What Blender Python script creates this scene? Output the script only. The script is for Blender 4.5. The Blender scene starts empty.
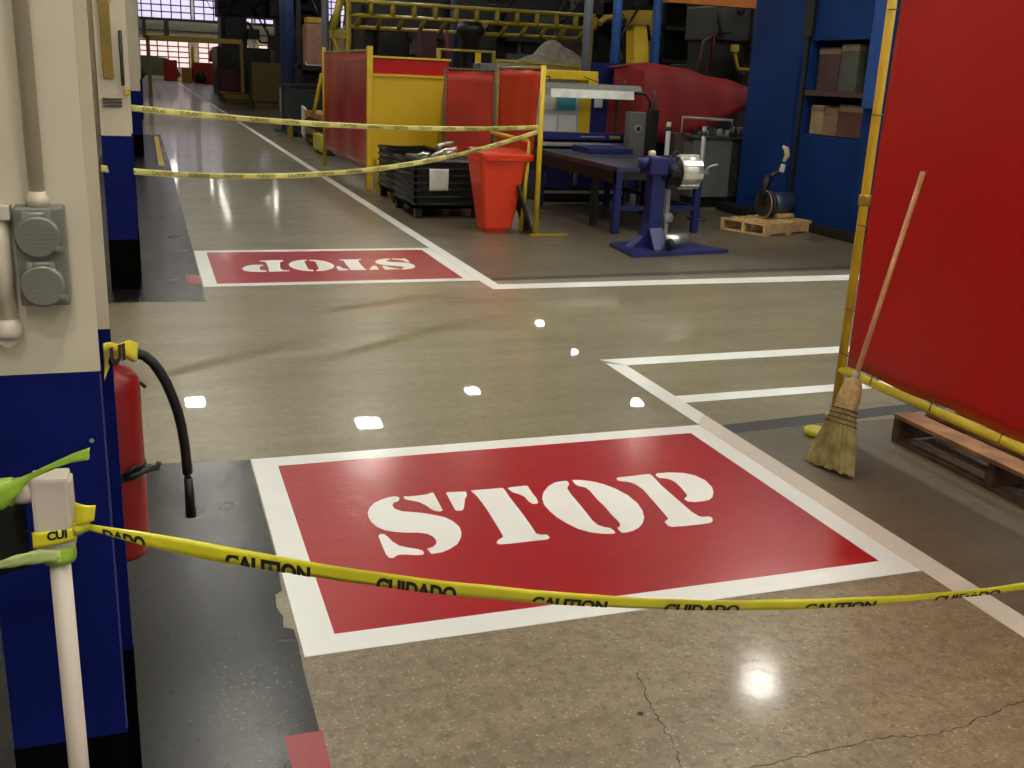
import bpy, bmesh, math, random
from mathutils import Vector, Matrix
random.seed(7)
C = bpy.context.scene.collection
PI = math.pi

# ------------------------------------------------------------------ materials
def lin(c):
    o = []
    for v in c[:3]:
        v /= 255.0
        o.append(v / 12.92 if v <= 0.04045 else ((v + 0.055) / 1.055) ** 2.4)
    return (o[0], o[1], o[2], 1.0)

MC = {}
def mat(name, c, rough=0.5, metal=0.0, var=0.12, scale=6.0, bump=0.0, coat=0.0, c2=None, trans=0.0, spec=0.5):
    if name in MC: return MC[name]
    m = bpy.data.materials.new(name); m.use_nodes = True
    n = m.node_tree.nodes; l = m.node_tree.links
    b = n['Principled BSDF']
    tc = n.new('ShaderNodeTexCoord'); nz = n.new('ShaderNodeTexNoise')
    nz.inputs['Scale'].default_value = scale; nz.inputs['Detail'].default_value = 6
    l.new(tc.outputs['Object'], nz.inputs['Vector'])
    r = n.new('ShaderNodeValToRGB')
    a = lin(c); d = lin(c2) if c2 else tuple([x * (1 - var) for x in a[:3]] + [1])
    e = a if c2 else tuple([min(1, x * (1 + var)) for x in a[:3]] + [1])
    r.color_ramp.elements[0].position = 0.35; r.color_ramp.elements[0].color = d
    r.color_ramp.elements[1].position = 0.65; r.color_ramp.elements[1].color = e
    l.new(nz.outputs['Fac'], r.inputs['Fac']); l.new(r.outputs['Color'], b.inputs['Base Color'])
    b.inputs['Roughness'].default_value = rough; b.inputs['Metallic'].default_value = metal
    b.inputs['Coat Weight'].default_value = coat; b.inputs['Coat Roughness'].default_value = 0.08
    b.inputs['Specular IOR Level'].default_value = spec
    if trans: b.inputs['Transmission Weight'].default_value = trans
    if bump:
        bp = n.new('ShaderNodeBump'); bp.inputs['Strength'].default_value = bump; bp.inputs['Distance'].default_value = 0.01
        l.new(nz.outputs['Fac'], bp.inputs['Height']); l.new(bp.outputs['Normal'], b.inputs['Normal'])
    MC[name] = m
    return m

def emis(name, c, s):
    if name in MC: return MC[name]
    m = bpy.data.materials.new(name); m.use_nodes = True
    n = m.node_tree.nodes; l = m.node_tree.links
    b = n['Principled BSDF']
    tc = n.new('ShaderNodeTexCoord'); nz = n.new('ShaderNodeTexNoise'); nz.inputs['Scale'].default_value = 1.3
    l.new(tc.outputs['Object'], nz.inputs['Vector'])
    mp = n.new('ShaderNodeMapRange'); mp.inputs['To Min'].default_value = s * .8; mp.inputs['To Max'].default_value = s * 1.2
    l.new(nz.outputs['Fac'], mp.inputs['Value']); l.new(mp.outputs['Result'], b.inputs['Emission Strength'])
    b.inputs['Base Color'].default_value = lin(c); b.inputs['Emission Color'].default_value = lin(c)
    MC[name] = m
    return m

def floor_mat(name, base, dark, light, rough=0.32, coat=0.5, speck=1.0, streak=1.0, coatr=0.05, spec=.5, bumps=.05):
    m = bpy.data.materials.new(name); m.use_nodes = True
    n = m.node_tree.nodes; l = m.node_tree.links; b = n['Principled BSDF']
    tc = n.new('ShaderNodeTexCoord')
    def noise(sc, det=6, rough_=.6, mapping=None):
        z = n.new('ShaderNodeTexNoise'); z.inputs['Scale'].default_value = sc; z.inputs['Detail'].default_value = det
        z.inputs['Roughness'].default_value = rough_
        if mapping:
            mp = n.new('ShaderNodeMapping'); mp.inputs['Scale'].default_value = mapping
            l.new(tc.outputs['Object'], mp.inputs['Vector']); l.new(mp.outputs['Vector'], z.inputs['Vector'])
        else: l.new(tc.outputs['Object'], z.inputs['Vector'])
        return z.outputs['Fac']
    def ramp(fac, p0, c0, p1, c1):
        r = n.new('ShaderNodeValToRGB'); e = r.color_ramp.elements
        e[0].position = p0; e[0].color = c0; e[1].position = p1; e[1].color = c1
        l.new(fac, r.inputs['Fac']); return r.outputs['Color']
    def mix(fac, a, b_, mode='MIX'):
        x = n.new('ShaderNodeMix'); x.data_type = 'RGBA'; x.blend_type = mode
        if isinstance(fac, float): x.inputs[0].default_value = fac
        else: l.new(fac, x.inputs[0])
        for s, v in ((6, a), (7, b_)):
            if isinstance(v, tuple): x.inputs[s].default_value = v
            else: l.new(v, x.inputs[s])
        return x.outputs[2]
    big = ramp(noise(.55, 5), .3, (.0, .0, .0, 1), .7, (1, 1, 1, 1))
    col = mix(big, lin(base), lin(tuple(v * .9 for v in base)))
    stre = ramp(noise(1.6, 6, .65, (.35, 2.6, 1)), .42, (0, 0, 0, 1), .72, (1, 1, 1, 1))
    f1 = n.new('ShaderNodeMath'); f1.operation = 'MULTIPLY'; f1.inputs[1].default_value = .55 * streak; l.new(stre, f1.inputs[0])
    col = mix(f1.outputs[0], col, lin(dark))
    sp = ramp(noise(95, 2, .5), .60, (0, 0, 0, 1), .72, (1, 1, 1, 1))
    f2 = n.new('ShaderNodeMath'); f2.operation = 'MULTIPLY'; f2.inputs[1].default_value = .40 * speck; l.new(sp, f2.inputs[0])
    col = mix(f2.outputs[0], col, lin(light))
    sd = ramp(noise(42, 4, .6), .54, (0, 0, 0, 1), .66, (1, 1, 1, 1))
    f3 = n.new('ShaderNodeMath'); f3.operation = 'MULTIPLY'; f3.inputs[1].default_value = .42 * speck; l.new(sd, f3.inputs[0])
    col = mix(f3.outputs[0], col, lin(dark))
    mt = ramp(noise(17, 5, .7), .45, (0, 0, 0, 1), .62, (1, 1, 1, 1))
    f4 = n.new('ShaderNodeMath'); f4.operation = 'MULTIPLY'; f4.inputs[1].default_value = .30 * speck; l.new(mt, f4.inputs[0])
    col = mix(f4.outputs[0], col, lin(dark))
    l.new(col, b.inputs['Base Color'])
    rr = n.new('ShaderNodeMapRange'); rr.inputs['To Min'].default_value = rough * .75; rr.inputs['To Max'].default_value = rough * 1.35
    l.new(noise(2.2, 4), rr.inputs['Value']); l.new(rr.outputs['Result'], b.inputs['Roughness'])
    b.inputs['Coat Weight'].default_value = coat; b.inputs['Coat Roughness'].default_value = coatr; b.inputs['Specular IOR Level'].default_value = spec
    bp = n.new('ShaderNodeBump'); bp.inputs['Strength'].default_value = bumps; bp.inputs['Distance'].default_value = .004
    l.new(noise(14, 4), bp.inputs['Height']); l.new(bp.outputs['Normal'], b.inputs['Normal'])
    l.new(bp.outputs['Normal'], b.inputs['Coat Normal'])
    MC[name] = m
    return m

# ------------------------------------------------------------------ geometry
class MB:
    """collects shapes in world coordinates; build() links them as ONE mesh object"""
    def __init__(s): s.bm = bmesh.new(); s.smooth = False
    def box(s, x0, x1, y0, y1, z0, z1, bev=0.0):
        b = bmesh.new()
        v = [b.verts.new((x, y, z)) for x in (x0, x1) for y in (y0, y1) for z in (z0, z1)]
        for f in ((0, 1, 3, 2), (4, 6, 7, 5), (0, 4, 5, 1), (2, 3, 7, 6), (0, 2, 6, 4), (1, 5, 7, 3)):
            b.faces.new([v[i] for i in f])
        if bev:
            bmesh.ops.bevel(b, geom=b.edges[:], offset=bev, segments=2, affect='EDGES', profile=.6)
        return s._merge(b)
    def rbox(s, cx, cy, cz, sx, sy, sz, rz=0.0, rx=0.0, ry=0.0, bev=0.0):
        b = bmesh.new()
        v = [b.verts.new((x, y, z)) for x in (-sx/2, sx/2) for y in (-sy/2, sy/2) for z in (-sz/2, sz/2)]
        for f in ((0, 1, 3, 2), (4, 6, 7, 5), (0, 4, 5, 1), (2, 3, 7, 6), (0, 2, 6, 4), (1, 5, 7, 3)):
            b.faces.new([v[i] for i in f])
        if bev: bmesh.ops.bevel(b, geom=b.edges[:], offset=bev, segments=2, affect='EDGES', profile=.6)
        M = Matrix.Translation((cx, cy, cz)) @ Matrix.Rotation(rz, 4, 'Z') @ Matrix.Rotation(ry, 4, 'Y') @ Matrix.Rotation(rx, 4, 'X')
        bmesh.ops.transform(b, matrix=M, verts=b.verts[:])
        return s._merge(b)
    def _merge(s, b):
        bmesh.ops.recalc_face_normals(b, faces=b.faces[:])
        off = {}
        for v in b.verts: off[v] = s.bm.verts.new(v.co)
        for f in b.faces:
            try: nf = s.bm.faces.new([off[v] for v in f.verts]); nf.smooth = f.smooth
            except ValueError: pass
        b.free(); return s
    def tube(s, pts, r, n=10, rr=None, closed=False):
        pts = [Vector(p) for p in pts]; b = bmesh.new(); rings = []
        for i, p in enumerate(pts):
            if closed: t = (pts[(i+1) % len(pts)] - pts[i-1]).normalized()
            else: t = (pts[min(i+1, len(pts)-1)] - pts[max(i-1, 0)]).normalized()
            up = Vector((0, 0, 1)) if abs(t.z) < .9 else Vector((1, 0, 0))
            if i == 0: a = t.cross(up).normalized()
            else:
                a = (pa - t * pa.dot(t)); a = a.normalized() if a.length > 1e-6 else t.cross(up).normalized()
            pa = a; c = t.cross(a)
            R = rr[i] if rr else r
            rings.append([b.verts.new(p + (a * math.cos(2*PI*k/n) + c * math.sin(2*PI*k/n)) * R) for k in range(n)])
        m = len(rings)
        for i in range(m if closed else m-1):
            A, B = rings[i], rings[(i+1) % m]
            for k in range(n):
                f = b.faces.new((A[k], A[(k+1) % n], B[(k+1) % n], B[k])); f.smooth = True
        if not closed: b.faces.new(rings[0][::-1]); b.faces.new(rings[-1])
        return s._merge(b)
    def cyl(s, p0, p1, r, n=20, r2=None):
        return s.tube([p0, p1], r, n, rr=[r, r if r2 is None else r2])
    def lathe(s, prof, c, axis='Z', n=28):
        """prof: list of (radius, height); revolved about an axis through c"""
        b = bmesh.new(); rings = []
        for r, h in prof:
            ring = []
            for k in range(n):
                a = 2*PI*k/n; x, y = r*math.cos(a), r*math.sin(a)
                co = {'Z': (x, y, h), 'X': (h, x, y), 'Y': (x, h, y)}[axis]
                ring.append(b.verts.new(Vector(co) + Vector(c)))
            rings.append(ring)
        for A, B in zip(rings, rings[1:]):
            for k in range(n):
                f = b.faces.new((A[k], A[(k+1) % n], B[(k+1) % n], B[k])); f.smooth = True
        b.faces.new(rings[0][::-1]); b.faces.new(rings[-1])
        return s._merge(b)
    def prism(s, poly, z0, z1):
        """poly: xy list, extruded from z0 to z1"""
        b = bmesh.new()
        lo = [b.verts.new((x, y, z0)) for x, y in poly]; hi = [b.verts.new((x, y, z1)) for x, y in poly]
        n = len(poly); b.faces.new(lo[::-1]); b.faces.new(hi)
        for k in range(n): b.faces.new((lo[k], lo[(k+1) % n], hi[(k+1) % n], hi[k]))
        return s._merge(b)
    def hprism(s, poly, a0, a1, axis='Y'):
        """poly of (horizontal, z), extruded along the other horizontal axis"""
        b = bmesh.new()
        f = (lambda h, z, a: (h, a, z)) if axis == 'Y' else (lambda h, z, a: (a, h, z))
        lo = [b.verts.new(f(h, z, a0)) for h, z in poly]; hi = [b.verts.new(f(h, z, a1)) for h, z in poly]
        n = len(poly); b.faces.new(lo[::-1]); b.faces.new(hi)
        for k in range(n): b.faces.new((lo[k], lo[(k+1) % n], hi[(k+1) % n], hi[k]))
        return s._merge(b)
    def grid(s, fn, nu, nv, thick=0.0, smooth=True):
        b = bmesh.new()
        V = [[b.verts.new(fn(i/nu, j/nv)) for j in range(nv+1)] for i in range(nu+1)]
        for i in range(nu):
            for j in range(nv):
                f = b.faces.new((V[i][j], V[i+1][j], V[i+1][j+1], V[i][j+1])); f.smooth = smooth
        if thick:
            bmesh.ops.recalc_face_normals(b, faces=b.faces[:])
            bmesh.ops.solidify(b, geom=b.faces[:], thickness=thick)
            for f in b.faces: f.smooth = smooth
        return s._merge(b)
    def build(s, name, m, parent=None, T=None):
        me = bpy.data.meshes.new(name)
        loc = Vector((0, 0, 0))
        if parent is not None:
            loc = ROOT[parent.name]
        bmesh.ops.translate(s.bm, vec=-loc, verts=s.bm.verts[:])
        s.bm.to_mesh(me); s.bm.free()
        o = bpy.data.objects.new(name, me); C.objects.link(o)
        if m: me.materials.append(m)
        if parent is not None: o.parent = parent; ROOT[o.name] = loc
        else: ROOT[o.name] = Vector((0, 0, 0))
        return o

ROOT = {}
def thing(name, label, cat, loc, group=None):
    o = bpy.data.objects.new(name, None); C.objects.link(o); o.location = loc
    o.empty_display_size = .1
    o['label'] = label; o['category'] = cat
    if group: o['group'] = group
    ROOT[o.name] = Vector(loc)
    return o
def tag(o, label, cat, group=None):
    o['label'] = label; o['category'] = cat
    if group: o['group'] = group
    # move origin to the base of the mesh
    me = o.data
    xs = [v.co for v in me.vertices]
    c = Vector((sum(v.x for v in xs)/len(xs), sum(v.y for v in xs)/len(xs), min(v.z for v in xs)))
    me.transform(Matrix.Translation(-c)); o.location = c; ROOT[o.name] = c
    return o
def struct(o): o['kind'] = 'structure'; return o
def copy_tree(o, loc=None, label=None, parent=None):
    c = o.copy(); C.objects.link(c)
    if parent is not None: c.parent = parent
    if loc is not None: c.location = loc
    if label: c['label'] = label
    for ch in [x for x in bpy.data.objects if x.parent == o]: copy_tree(ch, parent=c)
    return c

def text_mesh(txt, size, condense=1.0, spacing=1.0, bold=.02, cut=None, sub=.01):
    """flat lettering as a bmesh in x (along), y (up), baseline at 0"""
    cu = bpy.data.curves.new('t', 'FONT'); cu.body = txt; cu.size = size; cu.offset = bold*size; cu.space_character = spacing
    cu.resolution_u = 3
    ob = bpy.data.objects.new('t', cu); C.objects.link(ob)
    dg = bpy.context.evaluated_depsgraph_get(); me = bpy.data.meshes.new_from_object(ob.evaluated_get(dg))
    b = bmesh.new(); b.from_mesh(me)
    bpy.data.objects.remove(ob); bpy.data.curves.remove(cu); bpy.data.meshes.remove(me)
    for v in b.verts: v.co.x *= condense
    if cut is not None:
        bmesh.ops.bisect_plane(b, geom=b.verts[:]+b.edges[:]+b.faces[:], plane_co=(0, cut, 0), plane_no=(0, -1, 0), clear_outer=True)
    return b

class Ribbon:
    """tape: centre line P(s), width vector W(s); s in metres"""
    def __init__(s, pts, widths, wdirs):
        s.p = [Vector(p) for p in pts]; s.w = widths; s.d = [Vector(d).normalized() for d in wdirs]
        s.s = [0.0]
        for a, b in zip(s.p, s.p[1:]): s.s.append(s.s[-1] + (b-a).length)
    def at(s, t):
        t = max(0, min(s.s[-1]-1e-6, t))
        for i in range(len(s.s)-1):
            if t <= s.s[i+1]:
                f = (t - s.s[i]) / (s.s[i+1]-s.s[i])
                p = s.p[i].lerp(s.p[i+1], f); w = s.w[i]*(1-f)+s.w[i+1]*f; d = s.d[i].lerp(s.d[i+1], f).normalized()
                tan = (s.p[i+1]-s.p[i]).normalized()
                return p, w, d, tan
    def point(s, t, v, lift=0.0):
        """v from -.5 to .5 across the tape"""
        p, w, d, tan = s.at(t)
        return p + d*(w*v) + tan.cross(d).normalized()*lift
    def mesh(s, name, m, parent=None, n=80):
        L = s.s[-1]; mb = MB()
        mb.grid(lambda a, b: s.point(a*L, b-.5, .0006*math.sin(a*L*37)+.0012*math.sin(b*9+a*40)), n, 3, thick=.0003)
        return mb.build(name, m, parent)
    def text(s, mb, txt, t0, t1, v0, v1, lift, cut=0.0, bold=.03):
        b = text_mesh(txt, 1.0, bold=bold, cut=None)
        xs = [v.co.x for v in b.verts]; x0, x1 = min(xs), max(xs); ys = [v.co.y for v in b.verts]; y0, y1 = min(ys), max(ys)
        if cut: bmesh.ops.bisect_plane(b, geom=b.verts[:]+b.edges[:]+b.faces[:], plane_co=(0, y0+(y1-y0)*cut, 0), plane_no=(0, -1, 0), clear_outer=True)
        yb = y0 + (y1-y0)*cut
        for v in b.verts:
            t = t0 + (v.co.x-x0)/(x1-x0)*(t1-t0); w = v0 + (v.co.y-yb)/(y1-yb)*(v1-v0)
            v.co = s.point(t, w, lift)
        mb._merge(b)

# ------------------------------------------------------------------ palette
CREAM = mat('cream_paint', (206,196,172), .45, bump=.05, var=.05, scale=3)
BLUEP = mat('navy_paint', (17,27,92), .5, var=.15, spec=.06)
BLACKP = mat('black_paint', (9,9,9), .55, spec=.0)
YEL = mat('yellow_paint', (205,172,24), .4, var=.08)
YELD = mat('mustard_paint', (150,125,25), .45, var=.15)
TAPE = mat('yellow_tape', (226,216,44), .3, var=.06, scale=20, coat=.3)
TAPEF = mat('pale_tape', (204,200,116), .35, var=.1, scale=9)
INK = mat('black_ink', (22,22,14), .5)
GREEN = mat('lime_tape', (150,186,56), .4, var=.2, scale=30, coat=.2)
GREENP = mat('pale_lime_tape', (190,206,130), .35, var=.2, scale=30)
PVC = mat('white_plastic', (206,194,178), .35, var=.04)
GREY = mat('grey_metal', (128,126,116), .4, .3, var=.1)
DGREY = mat('dark_grey_metal', (58,60,58), .5, .2, var=.25)
LGREY = mat('light_grey_metal', (150,152,146), .4, .2)
STEEL = mat('polished_steel', (226,224,212), .28, .85)
BLACK = mat('black_rubber', (14,14,13), .5)
BLACKM = mat('black_metal', (20,21,20), .4, .3, var=.3)
RED = mat('extinguisher_red', (136,11,13), .38, coat=.1)
VINYL = mat('red_vinyl', (178,9,8), .42, var=.06, scale=1.6, bump=.06, spec=.3, coat=.12)
VINYLD = mat('dark_red_vinyl', (165,22,26), .32, var=.2, scale=2, coat=.2)
VINYLB = mat('brick_vinyl', (160,46,26), .5, var=.12, scale=2, spec=.25)
VINYLO = mat('orange_red_vinyl', (196,36,16), .42, var=.1, scale=2, spec=.3)
BINR = mat('orange_plastic', (222,62,30), .38, var=.06)
WOOD = mat('pallet_wood', (176,128,88), .7, c2=(132,90,58), scale=9, bump=.2)
WOODL = mat('pale_wood', (206,172,118), .7, c2=(176,140,92), scale=9)
WOODD = mat('old_and_shaded_wood', (90,62,44), .75, c2=(60,42,32), scale=9)  # old timber, and shade painted into the near pallet's underside
STRAW = mat('broom_straw', (168,150,98), .8, c2=(118,104,58), scale=14, bump=.2)
STRAWT = mat('broom_shoulder', (190,158,108), .7, c2=(160,128,80), scale=60, bump=.2)
HANDLE = mat('broom_handle', (200,150,106), .5, var=.1, scale=20)
MAROON = mat('maroon_thread', (60,20,22), .6)
BLUEM = mat('machine_blue', (16,26,88), .42, var=.12)
BLUES = mat('post_blue', (36,84,156), .4, var=.1)
BLUEE = mat('enclosure_blue', (12,46,104), .6, var=.18, scale=1.5, spec=.15)
BLUEEL = mat('bright_enclosure_blue', (24,74,150), .4, var=.08)
PAPER = mat('paper', (205,205,196), .6, var=.06)
TEAL = mat('teal_print', (60,140,150), .5)
CARD = mat('cardboard', (128,98,72), .8, var=.15, scale=5)
CARDD = mat('dark_cardboard', (84,52,40), .8, var=.15, scale=5)
TAN = mat('tan_cardboard', (150,132,98), .8)
TARP = mat('red_tarp', (118,9,13), .7, var=.15, scale=2, bump=.1)
PINKISH = mat('pinkish_cardboard', (140,104,84), .8)
DGREEN = mat('dark_green_paint', (24,40,36), .5, var=.3)
MGREY = mat('machine_grey', (96,98,92), .5, var=.1)
MDARK = mat('machine_dark', (32,30,28), .55, .2, var=.5, scale=3)
MBROWN = mat('machine_brown', (52,42,34), .6, var=.5, scale=3)
REDM = mat('machine_red', (160,24,24), .5)
BAG = mat('grey_cloth', (120,116,100), .8, var=.2, scale=8)
POLEG = mat('grey_pole_paint', (104,110,124), .4)
SIDING = mat('cream_siding', (214,214,184), .6)
AMBER = mat('amber_panel', (150,112,40), .4, c2=(112,108,40), scale=4)
LAVA = emis('window_light', (226,216,250), .85)
PINKW = emis('door_light', (255,226,218), .8)
LAMP = emis('lamp_light', (255,251,238), 125.0)

# ------------------------------------------------------------------ the setting
CONC = floor_mat('polished_concrete', (150,141,112), (102,93,70), (206,198,168), coatr=.014, coat=.5, bumps=.022)
CONCN = floor_mat('worn_concrete', (146,130,102), (92,78,58), (200,188,158), rough=.40, coat=.2, coatr=.10, speck=1.7, bumps=.09)
CONCF = floor_mat('dull_concrete', (142,135,112), (98,92,74), (196,190,164), rough=.34, coat=.35, coatr=.07, bumps=.06)
CONCG = floor_mat('grey_concrete', (108,98,78), (72,66,54), (150,140,118), rough=.42, coat=.25, coatr=.12)
BLKF = floor_mat('black_floor_paint', (24,24,24), (14,14,14), (110,110,104), rough=.24, coat=.0, speck=.3, spec=.27, bumps=.3)
WHTF = floor_mat('white_floor_paint', (246,248,244), (232,234,228), (250,250,248), rough=.38, coat=.25, speck=.15, streak=.4, coatr=.15)
REDF = floor_mat('red_floor_paint', (176,14,26), (150,8,20), (190,30,40), rough=.3, coat=.45, speck=.3, streak=.8, coatr=.14, bumps=.5)
PINKF = floor_mat('faded_red_paint', (160,44,60), (130,30,44), (180,80,90), rough=.35, coat=.3, speck=.4)
SEAM = floor_mat('dark_joint', (58,58,56), (44,44,44), (80,80,78), rough=.5, coat=.1)

mb = MB(); mb.box(-1.3, 48, -8, 100, -.2, 0); struct(mb.build('floor', CONC))
mb = MB(); mb.prism([(2.5, -4), (14, -4), (14, 3.93), (2.5, 3.93)], 0, .0006); struct(mb.build('floor_bay', CONCG))
mb = MB(); mb.prism([(2.505, 7.55), (20, 8.15), (20, 60), (2.505, 60)], 0, .0006); struct(mb.build('floor_bay', CONCG))
mb = MB(); mb.prism([(.30, -6), (2.46, -6), (2.46, 2.56), (.40, 2.56), (.30, 2.50)], 0, .0005); struct(mb.build('floor_bay', CONCN))
mb = MB(); mb.prism([(.30, 9.11), (2.46, 9.11), (2.46, 99), (-1.2, 99), (-1.2, 24), (.30, 24)], 0, .0005); struct(mb.build('floor_bay', CONCF))
# dark joints across the floor
mb = MB(); mb.prism([(2.5, 3.905), (9, 4.44), (9, 4.56), (2.5, 4.02)], 0, .0012); struct(mb.build('floor_joint', SEAM))
mb = MB(); mb.prism([(2.52, 7.56), (12, 8.02), (12, 8.16), (2.52, 7.66)], 0, .0012); struct(mb.build('floor_joint', SEAM))
# black painted strips under the column row
mb = MB(); mb.prism([(-.72, -6), (.318, -6)] + [(.320, y) for y in (1.2, 2.0, 2.45)] + [(.325, 2.58), (.322, 2.66), (.296, 2.68), (.302, 2.74), (.290, 2.80), (.296, 2.88), (.318, 2.90), (.328, 3.1), (.326, 3.6), (.328, 4.045), (-.72, 4.15)], 0, .0010)
struct(mb.build('floor_strip', BLKF))
mb = MB(); mb.prism([(-.72, 7.16), (.32, 7.1), (.325, 9), (.33, 17.5), (.30, 24), (-.72, 24)], 0, .0010); struct(mb.build('floor_strip', BLKF))
mb = MB(); mb.prism([(.16, 16.9), (.24, 16.9), (.24, 23.5), (.16, 23.5)], 0, .002); struct(mb.build('floor_strip', YEL))
# cracks
def crack(pts, w):
    out = []
    P = [Vector((x, y, 0)) for x, y in pts]; Q = []
    for a, b in zip(P, P[1:]):
        for k in range(8): Q.append(a.lerp(b, k/8) + Vector((random.uniform(-.006, .006), random.uniform(-.006, .006), 0)))
    Q.append(P[-1]); L = []; R = []
    for i, p in enumerate(Q):
        t = (Q[min(i+1, len(Q)-1)] - Q[max(i-1, 0)]).normalized(); s = Vector((-t.y, t.x, 0)) * w * random.uniform(.25, 1) * (1 if 0 < i < len(Q)-1 else .1)
        L.append((p+s)[:2]); R.append((p-s)[:2])
    m = MB()
    for i in range(len(L)-1): m.prism([R[i], R[i+1], L[i+1], L[i]], 0, .0009)
    struct(m.build('floor_crack', mat('crack_dark', (52,46,38), .8)))
crack([(1.19, 2.2), (1.181, 2.16), (1.156, 2.048), (1.147, 1.962), (1.139, 1.893), (1.125, 1.825), (1.10, 1.7)], .0022)
crack([(2.2, 1.81), (2.15, 1.798), (2.029, 1.775), (1.886, 1.743), (1.786, 1.737), (1.655, 1.765), (1.563, 1.761), (1.416, 1.758), (1.25, 1.75), (1.1, 1.70)], .0020)
mb = MB(); mb.lathe([(.009, .0006), (.008, .001)], (1.115, 2.02, 0), n=10); struct(mb.build('floor_crack', mat('crack_dark', (52,46,38), .8)))

# shell
mb = MB(); mb.box(-1.3, 48, -8, 100, 9, 9.2); struct(mb.build('ceiling', mat('ceiling_dark', (52,47,42), .8)))
mb = MB(); mb.box(-1.5, -1.3, -8, 100, 1.05, 9); wl = struct(mb.build('wall_left', CREAM))
mb = MB(); mb.box(-1.5, -1.29, -8, 100, 0, 1.05); struct(mb.build('wall_left', BLUEP))
mb = MB(); mb.box(48, 48.2, -8, 100, 0, 9); struct(mb.build('wall_right', mat('wall_dark', (80,76,70), .8)))
# far wall with ribs of siding
mb = MB(); mb.box(-1.3, 48, 100, 100.3, 0, 9)
for k in range(30): mb.box(-1.2 + k*1.2, -1.1 + k*1.2, 99.93, 100, 3.3, 5.0)
struct(mb.build('wall_back', SIDING))
def bigwin(name, x0, x1, z0, z1, m, nx, nz, fm):
    r = MB()
    w = (x1-x0)/nx; h = (z1-z0)/nz
    r.box(x0, x1, 99.8, 99.92, z0, z1); g = struct(r.build(name, m))
    r = MB()
    for i in range(nx+1): r.box(x0+i*w-.05, x0+i*w+.05, 99.7, 99.8, z0, z1)
    for j in range(nz+1): r.box(x0, x1, 99.7, 99.8, z0+j*h-.05, z0+j*h+.05)
    r.build('window_frame', fm, g)
for i in range(5): bigwin('window_%d' % (i+1), -.6+i*5.2, 4.3+i*5.2, 5.05, 8.4, LAVA, 6, 6, GREY)
for i in range(4): bigwin('window_%d' % (i+6), -.4+i*5.2, 4.0+i*5.2, .95, 3.2, PINKW, 5, 5, mat('pink_frame', (150,120,120), .6))
mb = MB(); mb.box(-1.2, 30, 99.6, 99.75, 4.86, 5.05); mb.box(-1.2, 30, 99.6, 99.75, 4.0, 4.1); mb.box(.2, .5, 99.5, 99.7, 3.3, 5); mb.box(2.0, 2.4, 99.5, 99.7, 3.3, 5)
struct(mb.build('trim_1', mat('grey_green_steel', (84,92,84), .6)))
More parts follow.
